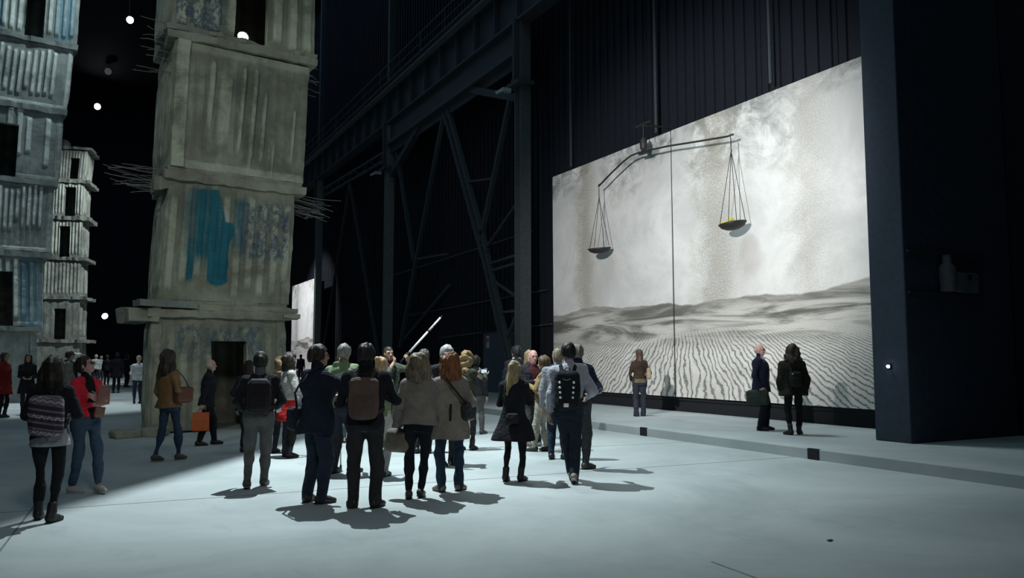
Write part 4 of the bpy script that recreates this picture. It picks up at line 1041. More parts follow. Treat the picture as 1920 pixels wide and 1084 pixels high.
    def glasses(s, dark=False):
        m = MB(); f = s.s
        for sx in (-1, 1):
            pts = [tuple(s.H(sx * .033 + .020 * math.cos(a), .103, .104 + .015 * math.sin(a)) * f) for a in np.linspace(0, 6.283, 13)]
            if dark: m.v += pts[:12]; m.f.append(tuple(range(len(m.v) - 12, len(m.v))))
            m.tube(pts, .002 * f, 5, False); m.tube([tuple(s.H(sx * .054, .10, .108) * f), tuple(s.H(sx * .078, .03, .108) * f), tuple(s.H(sx * .079, -.02, .104) * f)], .002 * f, 5)
        m.tube([tuple(s.H(-.013, .104, .106) * f), tuple(s.H(.013, .104, .106) * f)], .002 * f, 5)
        m.build('glasses', M_black, s.ob)
    def cap(s, col, brim=True):
        R, o = s.Rh, s.hp
        ops = [('u', ell((0, -.008, .142), (.092, .114, .092), R, o), 0), ('s', rbox(s.H(0, 0, .02), (.3, .3, .11), .01, R), .01)]
        if brim: ops.append(('u', ell((0, .105, .138), (.075, .07, .012), R, o), .01))
        s.add('cap', ops, fabric(col), .003, VOX[s.lvl][0] * 1.2)
    def scarf(s, col, r=.085):
        a = s.T(0, -.01, .53); R = s.R
        def f(p):
            l = (p - a) @ R; q = np.sqrt((l[..., 0] / 1.0) ** 2 + (l[..., 1] / .95) ** 2) - r; return np.sqrt(q * q + (l[..., 2] - l[..., 1] * -.25) ** 2) - .036
        s.add('scarf', [('u', raw(a - .16, a + .16, f), 0)], fabric(col), .010, VOX[s.lvl][2] * .8, (.05, .05, .05))
    # -------------------------------------------------------------- carried things: top-level
    def item(s, name, label, cat, pivot, group=None):
        p = np.array(pivot) * s.s; q = Matrix.Rotation(s.rot, 3, 'Z') @ Vector(p)
        e = empty(name, tuple(Vector(s.loc) + q), s.rot); tag(e, label, cat, group); e['_p'] = list(p); return e
    def put(s, it, name, ops, mat, fold=0, vox=None, label=None, wl=(.1, .1, .1), smooth=True):
        V, Q = sdf(ops, vox or VOX[s.lvl][2] * .85, foldfn(s.seed + 9, fold, wl) if fold else None)
        o = link(name, mesh_np(name, V * s.s - np.array(it['_p'][:]), Q, smooth, [mat]), it)
        if label: o['label'] = label
        return o
    def puttube(s, it, name, pts, r, mat, flat=1.0, label=None):
        m = MB(); p0 = np.array(it['_p'][:]); m.tube([tuple(np.array(p) * s.s - p0) for p in pts], r * s.s, 8); o = m.build(name, mat, it, True)
        if label: o['label'] = label
        return o
    def backpack(s, label, col, hs=(.145, .075, .21), cz=.27, gap=.022, pocket=None, strap=None, mat=None, bottom=None, dy=0):
        ry = .118 * s.w + gap
        c = V3(0, -(ry + hs[1]) + dy, cz)
        it = s.item('backpack', label, 'backpack', s.T(c[0], c[1], c[2] - hs[2]))
        mt = mat or fabric(col, .8); ms = fabric(strap or mul(col, .8), .8)
        Wc = s.T(*c)
        s.put(it, 'bag_body', [('u', rbox(Wc, hs, min(hs[1] * .95, .07), s.R), 0), ('u', ell(c + V3(0, -.02, -.02), (hs[0] * .95, hs[1] * 1.02, hs[2] * .9), s.R, s.O), .03)], mt, .004)
        pc = c + V3(0, -hs[1] * .85, -hs[2] * .30)
        s.put(it, 'front_pocket', [('u', rbox(s.T(*pc), (hs[0] * .74, .035, hs[2] * .52), .03, s.R), 0)], fabric(pocket, .8) if pocket else mt, .003)
        zp = []
        for k in range(9):
            t = -1 + k / 4; zp.append(s.T(t * hs[0] * .78, c[1] - hs[1] * .80, c[2] + hs[2] * (.62 - .16 * t * t)))
        s.puttube(it, 'zip', zp, .004, smooth_mat((.12, .12, .12), .4, .5, name='zip_metal'))
        s.puttube(it, 'carry_loop', [s.T(-.035, c[1] + .03, c[2] + hs[2] * .97), s.T(-.025, c[1] + .02, c[2] + hs[2] + .035), s.T(.025, c[1] + .02, c[2] + hs[2] + .035), s.T(.035, c[1] + .03, c[2] + hs[2] * .97)], .007, ms)
        k = .185 * s.w if s.sex == 'm' else .165 * s.w
        for g in (-1, 1):
            pts = [s.T(g * .07, c[1] + hs[1] * .6, c[2] + hs[2] * .85), s.T(g * .095, -.09 - gap, .515 + gap * .4), s.T(g * .105, -.01, .545 + gap * .6), s.T(g * .112, .09 + gap, .48 + gap * .3), s.T(g * .125, .135 + gap, .36), s.T(g * .16, .10 + gap, .20), s.T(g * k * 1.0, -.02, .12), s.T(g * .13, c[1] + hs[1] * .5, c[2] - hs[2] * .75)]
            m = MB(); p0 = np.array(it['_p'][:])
            for a, b in zip(pts[:-1], pts[1:]): m.bar(tuple(a * s.s - p0), tuple(b * s.s - p0), .045 * s.s, .012 * s.s, tuple(nrm((a + b) / 2 - s.T(0, 0, (s.R.T @ ((a + b) / 2 - s.O))[2] * .8 + .03))))
            m.build('shoulder_strap', ms, it)
        return it, c, hs
    def handbag(s, label, col, c, hs, strap_pts, yaw=0, cat='bag', round_=.05, fold=.006, mat=None, name='handbag', flap=True, strap_col=None, sr=.008):
        Rz = rotm('Z', yaw); c = V3(*c)
        it = s.item(name, label, cat, c - V3(0, 0, hs[2])); mt = mat or fabric(col, .7)
        s.put(it, 'bag_body', [('u', rbox(c, hs, min(round_, min(hs) * .95), Rz), 0), ('u', ell(c - V3(0, 0, hs[2] * .25), (hs[0] * 1.02, hs[1] * 1.15, hs[2] * .75), Rz, V3(0, 0, 0)) if False else rbox(c - V3(0, 0, hs[2] * .3), (hs[0] * 1.03, hs[1] * 1.12, hs[2] * .62), min(round_, min(hs)), Rz), .03)], mt, fold)
        if flap: s.put(it, 'flap', [('u', rbox(c + V3(0, 0, hs[2] * .45), (hs[0] * .98, hs[1] * 1.12, hs[2] * .42), min(round_, .03), Rz), 0)], mt, fold * .5)
        if strap_pts: s.puttube(it, 'strap', strap_pts, sr, fabric(strap_col or mul(col, .7), .7))
        return it
    def slab_item(s, name, label, cat, c, hs, R, mat, face=None, fmat=None, fname='screen'):
        it = s.item(name, label, cat, V3(*c)); s.put(it, 'case' if cat == 'phone' else 'cover', [('u', rbox(V3(*c), hs, min(hs) * .8, R), 0)], mat, 0, max(.005, min(hs) * .9))
        if face is not None:
            n = R @ V3(0, 1, 0) * face; cc = V3(*c) + n * (hs[1] + .001)
            m = MB(); p0 = np.array(it['_p'][:]); x = R @ V3(1, 0, 0) * hs[0] * .9; z = R @ V3(0, 0, 1) * hs[2] * .9
            m.v = [tuple((cc + a * x + b * z) * s.s - p0) for a, b in ((-1, -1), (1, -1), (1, 1), (-1, 1))]; m.f = [(0, 1, 2, 3)]; m.build(fname, fmat, it)
        return it
def palm(p, q, d=.10):
    """point between palm and curled fingers"""
    t = p.hth[q]; dd = p.hdir[q]; t = nrm(t - dd * (dd @ t)); c = np.cross(dd, t); n = -c if q == 'R' else c
    return p.wri[q] + dd * d + n * .03
AT = dict(
 w_stripe=(-0.34, 9.26, 0, -10, 1.62),
 w_red=(-0.02, 11.00, 0, -150, 1.63),
 w_brown=(1.13, 13.79, 0, -53, 1.70),
 m_orange=(1.95, 15.89, 0, -95, 1.58),
 m_grey=(1.90, 10.44, 0, -14, 1.67),
 m_navy=(2.27, 9.04, 0, -76, 1.74),
 m_brownpack=(2.68, 8.54, 0, -23, 1.75),
 w_poncho=(3.39, 8.80, 0, -25, 1.64),
 w_ginger=(3.89, 9.04, 0, -17, 1.64),
 w_blonde=(4.95, 9.38, 0, -48, 1.56),
 m_dots=(5.59, 9.05, 0, -36, 1.80),
 w_plat=(12.07, 16.20, 0.17, -29, 1.65),
 m_suit=(11.92, 11.96, 0.17, -146, 1.71),
 w_curly=(11.79, 11.02, 0.17, -35, 1.67),
 w_scarf=(2.89, 13.32, 0, -87, 1.68),
 w_capdark=(2.42, 14.40, 0, -30, 1.56),
 w_tan=(2.89, 13.98, 0, -42, 1.60),
 m_cap=(3.14, 11.09, 0, -41, 1.80),
 w_face=(4.26, 15.20, 0, -186, 1.68),
 w_bun=(3.55, 10.65, 0, -58, 1.61),
 m_pole=(4.83, 14.07, 0, -169, 1.80),
 m_silver=(4.80, 11.29, 0, -173, 1.79),
 w_wavy=(5.85, 12.87, 0, -59, 1.71),
 m_behind=(7.25, 15.45, 0, -45, 1.65),
 m_gap=(5.04, 12.85, 0, -21, 1.75),
 m_bald=(7.26, 13.00, 0, -194, 1.75),
 w_ochre=(6.96, 12.12, 0, 40, 1.62),
 m_collar=(8.02, 15.1, 0, -8, 1.86),
 m_blue=(6.31, 9.97, 0, -52, 1.79),
 m_crown=(6.64, 11.09, 0, -31, 1.75),
 w_peek=(7.66, 13.87, 0, -179, 1.77),
 w_redcoat=(-2.08, 25.85, 0, -125, 1.76),
 w_blackcoat=(-1.59, 27.00, 0, -177, 1.72),
 m_flatcap=(-0.54, 26.69, 0, -94, 1.80),
 m_whitesleeve=(-0.33, 27.64, 0, -99, 1.79),
 w_white=(1.52, 31.48, 0, 7, 1.69),
 m_dark1=(1.09, 41.59, 0, -12, 1.85),
 m_dark2=(1.80, 49.78, 0, -62, 1.84),
 w_blue=(0.66, 63.31, 0, -161, 1.90),
 m_far=(0.89, 54.30, 0, -21, 1.79),
 m_far2=(0.30, 56.89, 0, -0, 1.83),
 m_far3=(2.91, 51.14, 0, -3, 1.82),
 k_far=(12.77, 55.52, 0, -23, 2.04),
 m_far4=(12.64, 48.14, 0, -55, 1.86),)
BLK = (.012, .013, .016); NAVY = (.014, .019, .032); JEAN = (.045, .075, .115); DJEAN = (.020, .032, .052)
HB = (.016, .012, .010); BRN = (.055, .034, .022); GRY = (.30, .29, .27)
BOTHF = dict(hL=(-.11, .27, 1.10), hR=(.11, .27, 1.10))
PH = dict(hL=(-.07, .30, 1.20), hR=(.07, .30, 1.20), dL=dict(dir=(.5, .3, .4), curl=.6), dR=dict(dir=(-.5, .3, .4), curl=.6))

# ---------------- foreground and the near crowd
p = Person(AT['w_stripe'], 'woman with long black hair, woven striped backpack and black leggings, seen from behind, far left', 'f', 0, lean=-1, hip=(.02, 0, 0), fL=(-.085, .12, 0, 0, 0), fR=(.085, -.10, 28, 0, 0), hL=(-.16, .22, 1.05), hR=(.17, .22, 1.10), head=(10, 2))
p.trousers(BLK, .004, .10, 'leggings'); p.top((.30, .30, .32), .80, .012, .008, 0, name='shirt', fold=.004); p.top(BLK, .95, .022, 0, .95, name='jacket'); p.hair('long', HB, -.22, .132, .09); p.shoes(BLK, 'boot')
def woven():
    m, nt, b = principled('woven_stripes', (.1, .1, .1), .9, 0, .1); N = NT(nt); x, y, z = N.sep(N.coord())
    zz = N.math('ADD', z, N.math('MULTIPLY', x, .18)); o = N.coord()
    st = N.math('SINE', N.math('MULTIPLY', zz, 105.0)); st2 = N.math('SINE', N.math('MULTIPLY', zz, 41.0)); zg = N.math('SINE', N.math('ADD', N.math('MULTIPLY', zz, 160.0), N.math('MULTIPLY', N.math('SINE', N.math('MULTIPLY', x, 95.0)), 2.2)))
    a = N.mix(N.ramp(st, .35, .5), (.030, .025, .036), (.13, .11, .135)); a = N.mix(N.ramp(st2, .72, .85), a, (.26, .26, .30)); a = N.mix(N.math('MULTIPLY', N.ramp(zg, .6, .75), N.ramp(st2, -.2, .1)), a, (.10, .045, .06))
    N.put(b.inputs['Base Color'], a); N.put(b.inputs['Normal'], N.bump(N.noise(o, 150, 2), .4, .005)); return m
p.backpack('striped woven backpack on the back of the black-haired woman at far left', (.1, .09, .12), (.165, .085, .215), .20, .022, mat=woven(), strap=BLK)

p = Person(AT['w_red'], 'woman in open red jacket and blue jeans looking up to the right', 'f', 0, 'pink', lean=-3, fL=(-.08, .22, 0, 0, 0), fR=(.10, -.08, -30, 0, 0), hL=(.02, .24, 1.20), hR=(.03, .25, 1.13), dL=dict(dir=(.6, 0, .2), curl=.5, th=(0, .2, 1)), dR=dict(dir=(-.4, .1, .2), curl=.5, th=(0, .2, 1)), head=(-38, 16))
p.trousers(JEAN, .010, .11, 'jeans'); p.top((.66, .028, .05), .97, .024, .012, .80, open_w=.055, inner=BLK, collar=.0, open_lo=-.3); p.hair('pony', (.02, .014, .012)); p.shoes((.42, .42, .42), sole=(.5, .5, .5)); p.glasses(True)
p.slab_item('tablet', 'brownish pink tablet case held to the chest by the woman in red', 'tablet', (-.045, .30, 1.25), (.085, .010, .115), rotm('Y', -10) @ rotm('X', 14), fabric((.26, .12, .10), .7))
p.slab_item('booklet', 'small brown booklet under the hand of the woman in red', 'booklet', (-.03, .255, 1.03), (.065, .008, .07), rotm('Y', -8), fabric((.22, .11, .08), .7))

p = Person(AT['w_brown'], 'woman in brown leather jacket and jeans with long dark curly hair, walking right', 'f', 0, lean=-6, fL=(-.07, -.18, 5, .01, 5), fR=(.09, .14, 0, 0, 0), hL=(-.24, .12, .92), hR=(.22, .10, 1.06), head=(-25, 6), dL=dict(curl=.9))
p.trousers((.03, .05, .085), .006, .10, 'jeans'); p.top((.19, .095, .036), .86, .034, .02, .95, mat=smooth_mat((.19, .095, .036), .55, name='brown_leather')); p.hair('curly', (.022, .016, .013), -.17, .122, .10); p.shoes((.07, .07, .065), 'shoe', (.2, .2, .19))
p.handbag('reddish brown leather shoulder bag under the arm of the brown jacket woman', (.11, .04, .02), (.235, .06, 1.06), (.07, .15, .13), [(.24, -.05, 1.17), (.20, -.06, 1.34), (.15, -.01, 1.465), (.20, .09, 1.34), (.25, .16, 1.17)], 0, mat=smooth_mat((.11, .04, .02), .5, name='red_leather'))
w = p.wri['L']; it = p.item('camera', 'small black camera dangling on a cord beside the brown jacket woman', 'camera', w + V3(-.02, .02, -.20))
p.put(it, 'camera_body', [('u', rbox(w + V3(-.02, .02, -.165), (.03, .05, .035), .01), 0)], M_black, 0, .009); p.puttube(it, 'lens', [w + V3(-.05, .02, -.165), w + V3(-.075, .02, -.165)], .022, M_black)
p.puttube(it, 'cord', [w + V3(-.02, .0, -.13), w + V3(-.01, .01, -.06), palm(p, 'L', .07), w + V3(-.03, .05, -.06), w + V3(-.02, .05, -.13)], .003, fabric(BLK))

p = Person(AT['m_orange'], 'elderly man with glasses in dark suit and pale blue shirt, carrying an orange bag', 'm', 0, 'pink', lean=4, fL=(-.08, .16, 0, 0, 0), fR=(.08, -.14, 0, 0, 4), hR=(.23, -.10, .82), dR=dict(curl=1.15, th=(0, 1, 0)), head=(0, 2), wide=1.06)
p.trousers((.014, .015, .019), .020, .03, 'suit_trousers'); p.top((.016, .018, .024), .80, .028, .012, .97, name='suit_jacket', open_w=.075, inner=(.32, .38, .47), open_lo=.02); p.hair('bald', (.32, .31, .30)); p.glasses(); p.shoes(BLK)
w = palm(p, 'R', .085); it = p.item('shopping_bag', 'bright orange carrier bag in the hand of the suited old man', 'bag', w + V3(.01, -.02, -.46))
V = []; 
for z_, hx, hy in ((-.46, .055, .155), (-.44, .06, .165), (-.25, .055, .160), (-.09, .035, .155)):
    for sx, sy in ((-1, -1), (1, -1), (1, 1), (-1, 1)): V.append((w + V3(.01 + sx * hx, -.02 + sy * hy, z_)) * p.s - np.array(it['_p'][:]))
m = MB(); m.v = [tuple(v) for v in V]
for i in range(3):
    for k in range(4): m.f.append((i * 4 + k, i * 4 + (k + 1) % 4, i * 4 + 4 + (k + 1) % 4, i * 4 + 4 + k))
m.f.append((3, 2, 1, 0)); m.build('bag_body', smooth_mat((.50, .10, .022), .6, name='orange_card'), it)
for sx in (-.03, .04): p.puttube(it, 'cord_handle', [w + V3(.01 + sx, -.10, -.10), w + V3(.005, -.04, -.01), w + V3(.005, .0, .006), w + V3(.005, .04, -.01), w + V3(.01 + sx, .07, -.10)], .004, fabric((.25, .06, .02)))

p = Person(AT['m_grey'], 'man in black jacket and grey trousers with a black backpack, walking away', 'm', 0, lean=3, fL=(-.12, -.10, -4, .012, 14), fR=(.07, .12, 14, 0, 0), hL=(-.21, .16, 1.00), hR=(.20, .20, 1.02), head=(8, 0), wide=1.02)
p.trousers((.095, .095, .095), .020, .04); p.top((.013, .014, .017), .93, .026, 0, .95, hood=False); p.hair('short', (.02, .017, .014)); p.shoes((.05, .05, .05), 'shoe', (.30, .16, .17))
p.add('collar', [('u', cone(p.T(0, -.02, .52), p.H(0, -.02, .015), .078, .074), 0)], fabric((.11, .12, .14)), .003, .012, label='grey jacket collar')
it, c, hs = p.backpack('black backpack with grey top on the man in grey trousers', (.018, .015, .017), (.15, .08, .21), .245, .026, strap=(.02, .02, .024))
p.put(it, 'top_lid', [('u', rbox(p.T(0, c[1] + .0, c[2] + hs[2] * .86), (.115, .078, .05), .045, p.R), 0)], fabric((.075, .075, .088)), .004, label='grey lid of the backpack')
p.slab_item('leaflet', 'white leaflet in the right hand of the man with the black backpack', 'leaflet', (.235, .26, .98), (.035, .004, .05), rotm('X', 50) @ rotm('Z', 20), smooth_mat((.5, .48, .45), .7))

p = Person(AT['m_navy'], 'tall man in dark navy jacket and jeans in profile, reaching out to the right', 'm', 0, lean=1, fL=(-.10, -.04, -35, 0, 0), fR=(.10, .02, 6, 0, 0), hR=(.12, .54, 1.20), hL=(-.17, .26, 1.16), dR=dict(dir=(0, .4, .1), curl=.3), dL=dict(curl=.7), head=(12, 3), wide=1.1)
p.trousers(DJEAN, .028, .02, 'jeans'); p.top(NAVY, .76, .038, .014, .96, collar=.082, fold=.009); p.hair('short', (.026, .018, .013)); p.shoes((.03, .026, .022)); p.glasses()
p.handbag('dark messenger bag at the hip of the man in the navy jacket', (.018, .022, .032), (-.25, -.06, .93), (.055, .15, .13), [(-.24, -.12, 1.04), (-.16, -.19, 1.22), (.04, -.17, 1.44), (.10, -.02, 1.515), (.08, .13, 1.40), (-.14, .18, 1.15), (-.25, .02, 1.05)], 0, name='messenger_bag', strap_col=(.02, .02, .025), sr=.012)

p = Person(AT['m_brownpack'], 'man in black jacket with brown backpack, standing with his back turned at the front', 'm', 0, fL=(-.12, -.02, -22, 0, 0), fR=(.12, -.05, 28, 0, 0), hL=(-.20, .26, 1.06), hR=(.19, .28, 1.20), dR=dict(curl=.8), head=(8, 2), wide=1.08)
p.trousers((.030, .030, .034), .026, .02); p.top((.013, .014, .019), .88, .032, 0, .96, collar=.085); p.hair('short', (.016, .014, .015)); p.shoes((.016, .015, .016), 'shoe')
p.backpack('brown backpack worn low on the left by the man in the black jacket', (.105, .070, .058), (.155, .075, .22), .245, .03, pocket=(.095, .064, .052), strap=(.05, .035, .03))

p = Person(AT['w_poncho'], 'woman with wavy ash blonde hair, grey beige cape coat and heels', 'f', 0, fL=(-.10, -.06, -6, 0, 0), fR=(.04, .04, 14, 0, 0), hL=(-.24, .03, .88), hR=(.16, .22, 1.10), head=(2, 2), dL=dict(curl=1.0))
p.trousers((.013, .014, .020), .006, .10); p.top((.205, .183, .160), .90, .040, .02, .97, name='cape_coat', collar=.075, fold=.006, arm=1.14, back=.08); p.hair('curly', (.15, .12, .075), -.13, .132, .112); p.shoes((.05, .045, .045), 'heel')
w = palm(p, 'L', .07)
p.handbag('large rounded taupe handbag hanging at the left of the woman in heels', (.16, .14, .115), w + V3(-.035, .04, -.12), (.08, .165, .15), [w + V3(-.03, -.10, -.03), w + V3(-.01, -.05, .06), w + V3(0, 0, .09), w + V3(-.01, .06, .06), w + V3(-.03, .15, -.03)], 62, round_=.079, flap=False, strap_col=(.05, .045, .04), fold=.012)

p = Person(AT['w_ginger'], 'woman with curly ginger hair in long beige cardigan and jeans', 'f', 0, fL=(-.10, .0, -35, 0, 0), fR=(.13, .05, 40, 0, 0), hL=(-.15, .22, 1.10), hR=(.21, .16, 1.05), head=(0, 2))
p.trousers((.022, .040, .070), .014, .05, 'jeans', flare=.012); p.top((.22, .195, .165), .68, .040, .02, .96, name='cardigan', collar=.072, fold=.006, arm=1.12, back=.07); p.hair('curly', (.17, .06, .022), -.12, .120, .105); p.shoes((.16, .13, .10), 'shoe')
p.handbag('black crossbody bag slung across the beige cardigan of the ginger woman', (.022, .020, .022), (.235, -.04, 1.02), (.06, .17, .12), [(.23, -.16, 1.08), (.16, -.19, 1.16), (.03, -.205, 1.32), (-.085, -.13, 1.475), (-.11, -.01, 1.51), (-.06, .14, 1.42), (.12, .20, 1.22), (.24, .08, 1.1)], -20, strap_col=(.025, .022, .022), sr=.014, mat=smooth_mat((.02, .02, .022), .45, name='black_leather'))
it = p.item('scarf_end', 'narrow black strap hanging down the back of the beige cardigan', 'strap', p.T(-.02, -.21, -.10))
p.puttube(it, 'strap', [p.T(-.01, -.215, .20), p.T(-.015, -.222, .08), p.T(-.02, -.222, -.06)], .014, fabric((.02, .018, .018)))

p = Person(AT['w_blonde'], 'short woman with long blonde hair in black flared coat and black boots', 'f', 0, fL=(-.11, -.05, -5, 0, 0), fR=(.10, .03, 12, 0, 0), hL=(-.14, .24, 1.10), hR=(.08, .32, 1.22), head=(12, -8), dR=dict(curl=.7, dir=(-.2, .2, .4)))
p.trousers((.012, .012, .014), .002, .12, 'leggings'); p.top((.013, .013, .017), .60, .034, .13, .96, name='coat', collar=.082, fold=.006); p.hair('long', (.27, .21, .115), -.28, .095, .075, .007); p.shoes((.016, .016, .018), 'boot')
p.slab_item('phone', 'phone held out by the woman with long blonde hair', 'phone', palm(p, 'R', .12) + V3(0, .02, .02), (.038, .006, .072), rotm('X', 40), smooth_mat((.3, .28, .27), .4))
p.handbag('small black bag at the back of the black flared coat', (.016, .016, .018), (.05, -.215, .93), (.09, .03, .07), [(-.03, -.21, .99), (-.10, -.19, 1.2), (-.09, -.08, 1.47), (-.08, .02, 1.5)], 0)

p = Person(AT['m_dots'], 'man in white shirt and dark jeans striding away with a reflective-dotted backpack', 'm', 0, lean=2, fL=(.02, .20, 0, 0, 0), fR=(.08, -.20, 0, .02, 34), hL=(-.25, .0, .84), hR=(.23, .18, 1.05), head=(0, 0), dL=dict(curl=.6))
p.trousers((.018, .026, .038), .022, .03, 'jeans'); p.top((.40, .41, .46), .88, .020, 0, .80, name='shirt', collar=.066, fold=.010, arm=1.08); p.hair('short', (.014, .012, .012)); p.shoes((.22, .20, .17), 'shoe', (.34, .31, .25))
it, c, hs = p.backpack('black sports backpack with eight bright reflective dots', (.012, .014, .018), (.16, .085, .24), .22, .02, strap=(.02, .024, .03))
M_ref = smooth_mat((.85, .88, .92), .25, 0, .8, name='reflective_patch')
p0 = np.array(it['_p'][:])
for g in (-1, 1):
    for k in range(4):
        q = p.T(g * (.088 - .004 * k), c[1] - hs[1] - .012 - .010 * (k > 0), .315 - k * .062); m = MB(); m.lathe([(0, -.006), (.010, -.004), (.017, 0), (.010, .004), (0, .006)], 10)
        o = m.build('reflective_dot', M_ref, it, True, tuple(q * p.s - p0), (math.radians(90), 0, 0))
q = p.T(-.005, c[1] - hs[1] * .85 - .045, .035); m = MB(); m.box((-.032, -.006, -.024), (.032, .006, .024)); m.build('reflective_patch', M_ref, it, loc=tuple(q * p.s - p0), bevel=.004)
q = p.T(0, c[1] - hs[1] - .012, .36); m = MB(); m.bar((-.05, 0, 0), (0, 0, -.02), .012, .008); m.bar((0, 0, -.02), (.05, 0, 0), .012, .008); m.build('emblem_strip', smooth_mat((.3, .32, .34), .3), it, loc=tuple(q * p.s - p0))

# ---------------- on the platform by the canvas
p = Person(AT['w_plat'], 'woman with long brown hair and tan tote bag before the left canvas panel', 'f', 0, fL=(-.09, .0, -15, 0, 0), fR=(.10, .08, 20, 0, 0), hL=(-.20, .14, .96), hR=(.18, .16, 1.02))
p.trousers((.028, .032, .045), .018, .02, flare=.018); p.top((.11, .09, .06), .88, .016, .01, 0, name='blouse'); p.top((.034, .022, .016), .98, .028, 0, .95); p.hair('long', (.06, .038, .026), -.22, .092, .07); p.shoes(BLK)
p.handbag('tan canvas tote bag on the shoulder of the long-haired woman on the platform', (.30, .25, .18), (.235, -.02, 1.12), (.055, .14, .15), [(.24, -.10, 1.25), (.20, -.05, 1.44), (.165, .0, 1.485), (.21, .05, 1.42), (.24, .08, 1.25)], 0, flap=False)
p = Person(AT['m_suit'], 'balding man in navy suit and white shirt standing sideways on the platform', 'm', 0, 'pink', lean=-2, fL=(-.09, .04, -20, 0, 0), fR=(.09, -.03, 10, 0, 0), hL=(-.22, .02, .88), hR=(.23, .02, .88), dR=dict(curl=1.1), head=(0, 3), wide=1.12)
p.trousers((.009, .012, .024), .024, .02, 'suit_trousers'); p.top((.008, .011, .025), .78, .036, .012, .96, name='suit_jacket', open_w=.075, inner=(.42, .43, .45), open_lo=.05); p.hair('bald', (.30, .28, .26)); p.glasses(); p.shoes(BLK)
p.add('tie', [('u', loft([(.04, .012, .006, 0, .15), (.12, .034, .008, 0, .152), (.40, .022, .008, 0, .138), (.47, .02, .010, 0, .105)], p.O, p.R, 2.2), 0)], fabric((.12, .12, .14)), 0, .009)
w = palm(p, 'R', .08)
p.handbag('dark green satchel held at the hip of the navy-suited man', (.022, .032, .026), w + V3(.02, -.10, -.14), (.06, .20, .15), [w + V3(.01, -.08, -.02), w + V3(0, -.04, .02), w + V3(0, 0, .008), w + V3(0, .03, -.02)], 0)
p = Person(AT['w_curly'], 'woman with bushy dark hair in dark olive coat facing the right canvas panel', 'f', 0, fL=(-.10, -.10, -40, 0, 0), fR=(.10, .06, 30, 0, 0), hL=(-.24, .08, .90), hR=(.25, .08, .90), wide=1.14)
p.trousers(BLK, .010, .06); p.top((.018, .018, .012), .78, .038, .03, .97, name='coat', fold=.012, arm=1.2); p.hair('curly', (.024, .018, .013), -.12, .150, .125); p.shoes((.02, .018, .016), 'boot')
it, c, hs = p.backpack('small dark green backpack on the olive coat of the bushy-haired woman', (.016, .024, .018), (.11, .05, .15), .16, .03)
q = p.T(-.06, c[1] - hs[1] - .012, .26); m = MB(); m.lathe([(0, -.006), (.012, 0), (0, .006)], 10); m.build('reflective_dot', M_ref, it, True, tuple(q * p.s - np.array(it['_p'][:])), (math.radians(90), 0, 0))

# ---------------- the middle of the crowd
p = Person(AT['w_scarf'], 'dark curly-haired woman in white scarf and red skirt, in profile between two men', 'f', 1, head=(0, 6), **BOTHF); p.hair('curly', (.03, .022, .018), -.06, .105, .10); p.top((.36, .35, .33), .98, .03, .0, .95, name='shawl', fold=.012, arm=1.15); p.skirt((.40, .02, .02), .62, .07); p.trousers((.02, .018, .018), .0, .10, 'stockings'); p.shoes(BLK, 'boot'); p.scarf((.50, .49, .46), .09)
p = Person(AT['w_capdark'], 'small woman in dark cap and black coat half hidden by the grey-trousered man', 'f', 1, hL=(-.20, .14, 1.0), fL=(-.07, 0, 0, 0, 0), fR=(.07, .05, 0, 0, 0)); p.hair('long', HB, -.05, .09, .07); p.cap((.018, .02, .028), False); p.top((.016, .017, .022), .80, .03, .03); p.trousers((.016, .018, .024), .006, .08); p.shoes(BLK)
w = palm(p, 'L', .08); p.handbag('white tote bag held low left of the man in grey trousers', (.42, .39, .34), w + V3(-.03, .03, -.16), (.05, .15, .12), [w + V3(-.02, -.06, -.06), w + V3(0, 0, .01), w + V3(-.02, .08, -.06)], 60, flap=False)
p = Person(AT['w_tan'], 'woman with tawny blonde hair glimpsed over the shoulder of the black backpack', 'f', 1, head=(20, 0), **BOTHF); p.hair('curly', (.22, .15, .085), -.08, .10, .09); p.top((.16, .15, .14), .85, .03, .02); p.trousers((.03, .03, .04), .01); p.shoes(BLK)
p = Person(AT['m_cap'], 'grey-haired man in pale green and grey rain jacket, leaning on a stick', 'm', 0, lean=3, fL=(-.12, .02, 10, 0, 0), fR=(.10, .12, 30, 0, 0), hL=(-.24, .30, .98), hR=(.18, .24, 1.05), dL=dict(curl=1.1), head=(-10, 0), wide=1.04); p.hair('crop', (.20, .20, .19)); p.trousers((.025, .03, .04), .02, .03); p.shoes((.02, .02, .022))
p.top((.17, .23, .13), .90, .034, 0, .96, name='rain_jacket', hood=True, fold=.010); p.add('yoke', [('u', loft([(.30, .175, .140, 0, -.022), (.40, .20, .140, 0, -.020), (.455, .188, .122, 0, -.018)], p.O, p.R, 2.4), 0)], fabric((.34, .37, .38)), .006, label='pale grey band across the rain jacket')
w = palm(p, 'L', .07); it = p.item('walking_stick', 'grey adjustable walking stick planted beside the man in the green rain jacket', 'stick', V3(w[0], w[1] + .06, .0))
p.puttube(it, 'shaft', [w + V3(0, .0, -.02), V3(w[0], w[1] + .03, .45), V3(w[0], w[1] + .055, .06)], .011, smooth_mat((.35, .36, .38), .35, .6, name='aluminium')); p.puttube(it, 'grip', [w + V3(0, -.05, .0), w + V3(0, .06, .005)], .016, M_black); p.puttube(it, 'rubber_tip', [V3(w[0], w[1] + .055, .06), V3(w[0], w[1] + .06, .002)], .017, M_black); p.puttube(it, 'clamp', [V3(w[0], w[1] + .035, .40), V3(w[0], w[1] + .037, .36)], .015, M_black)
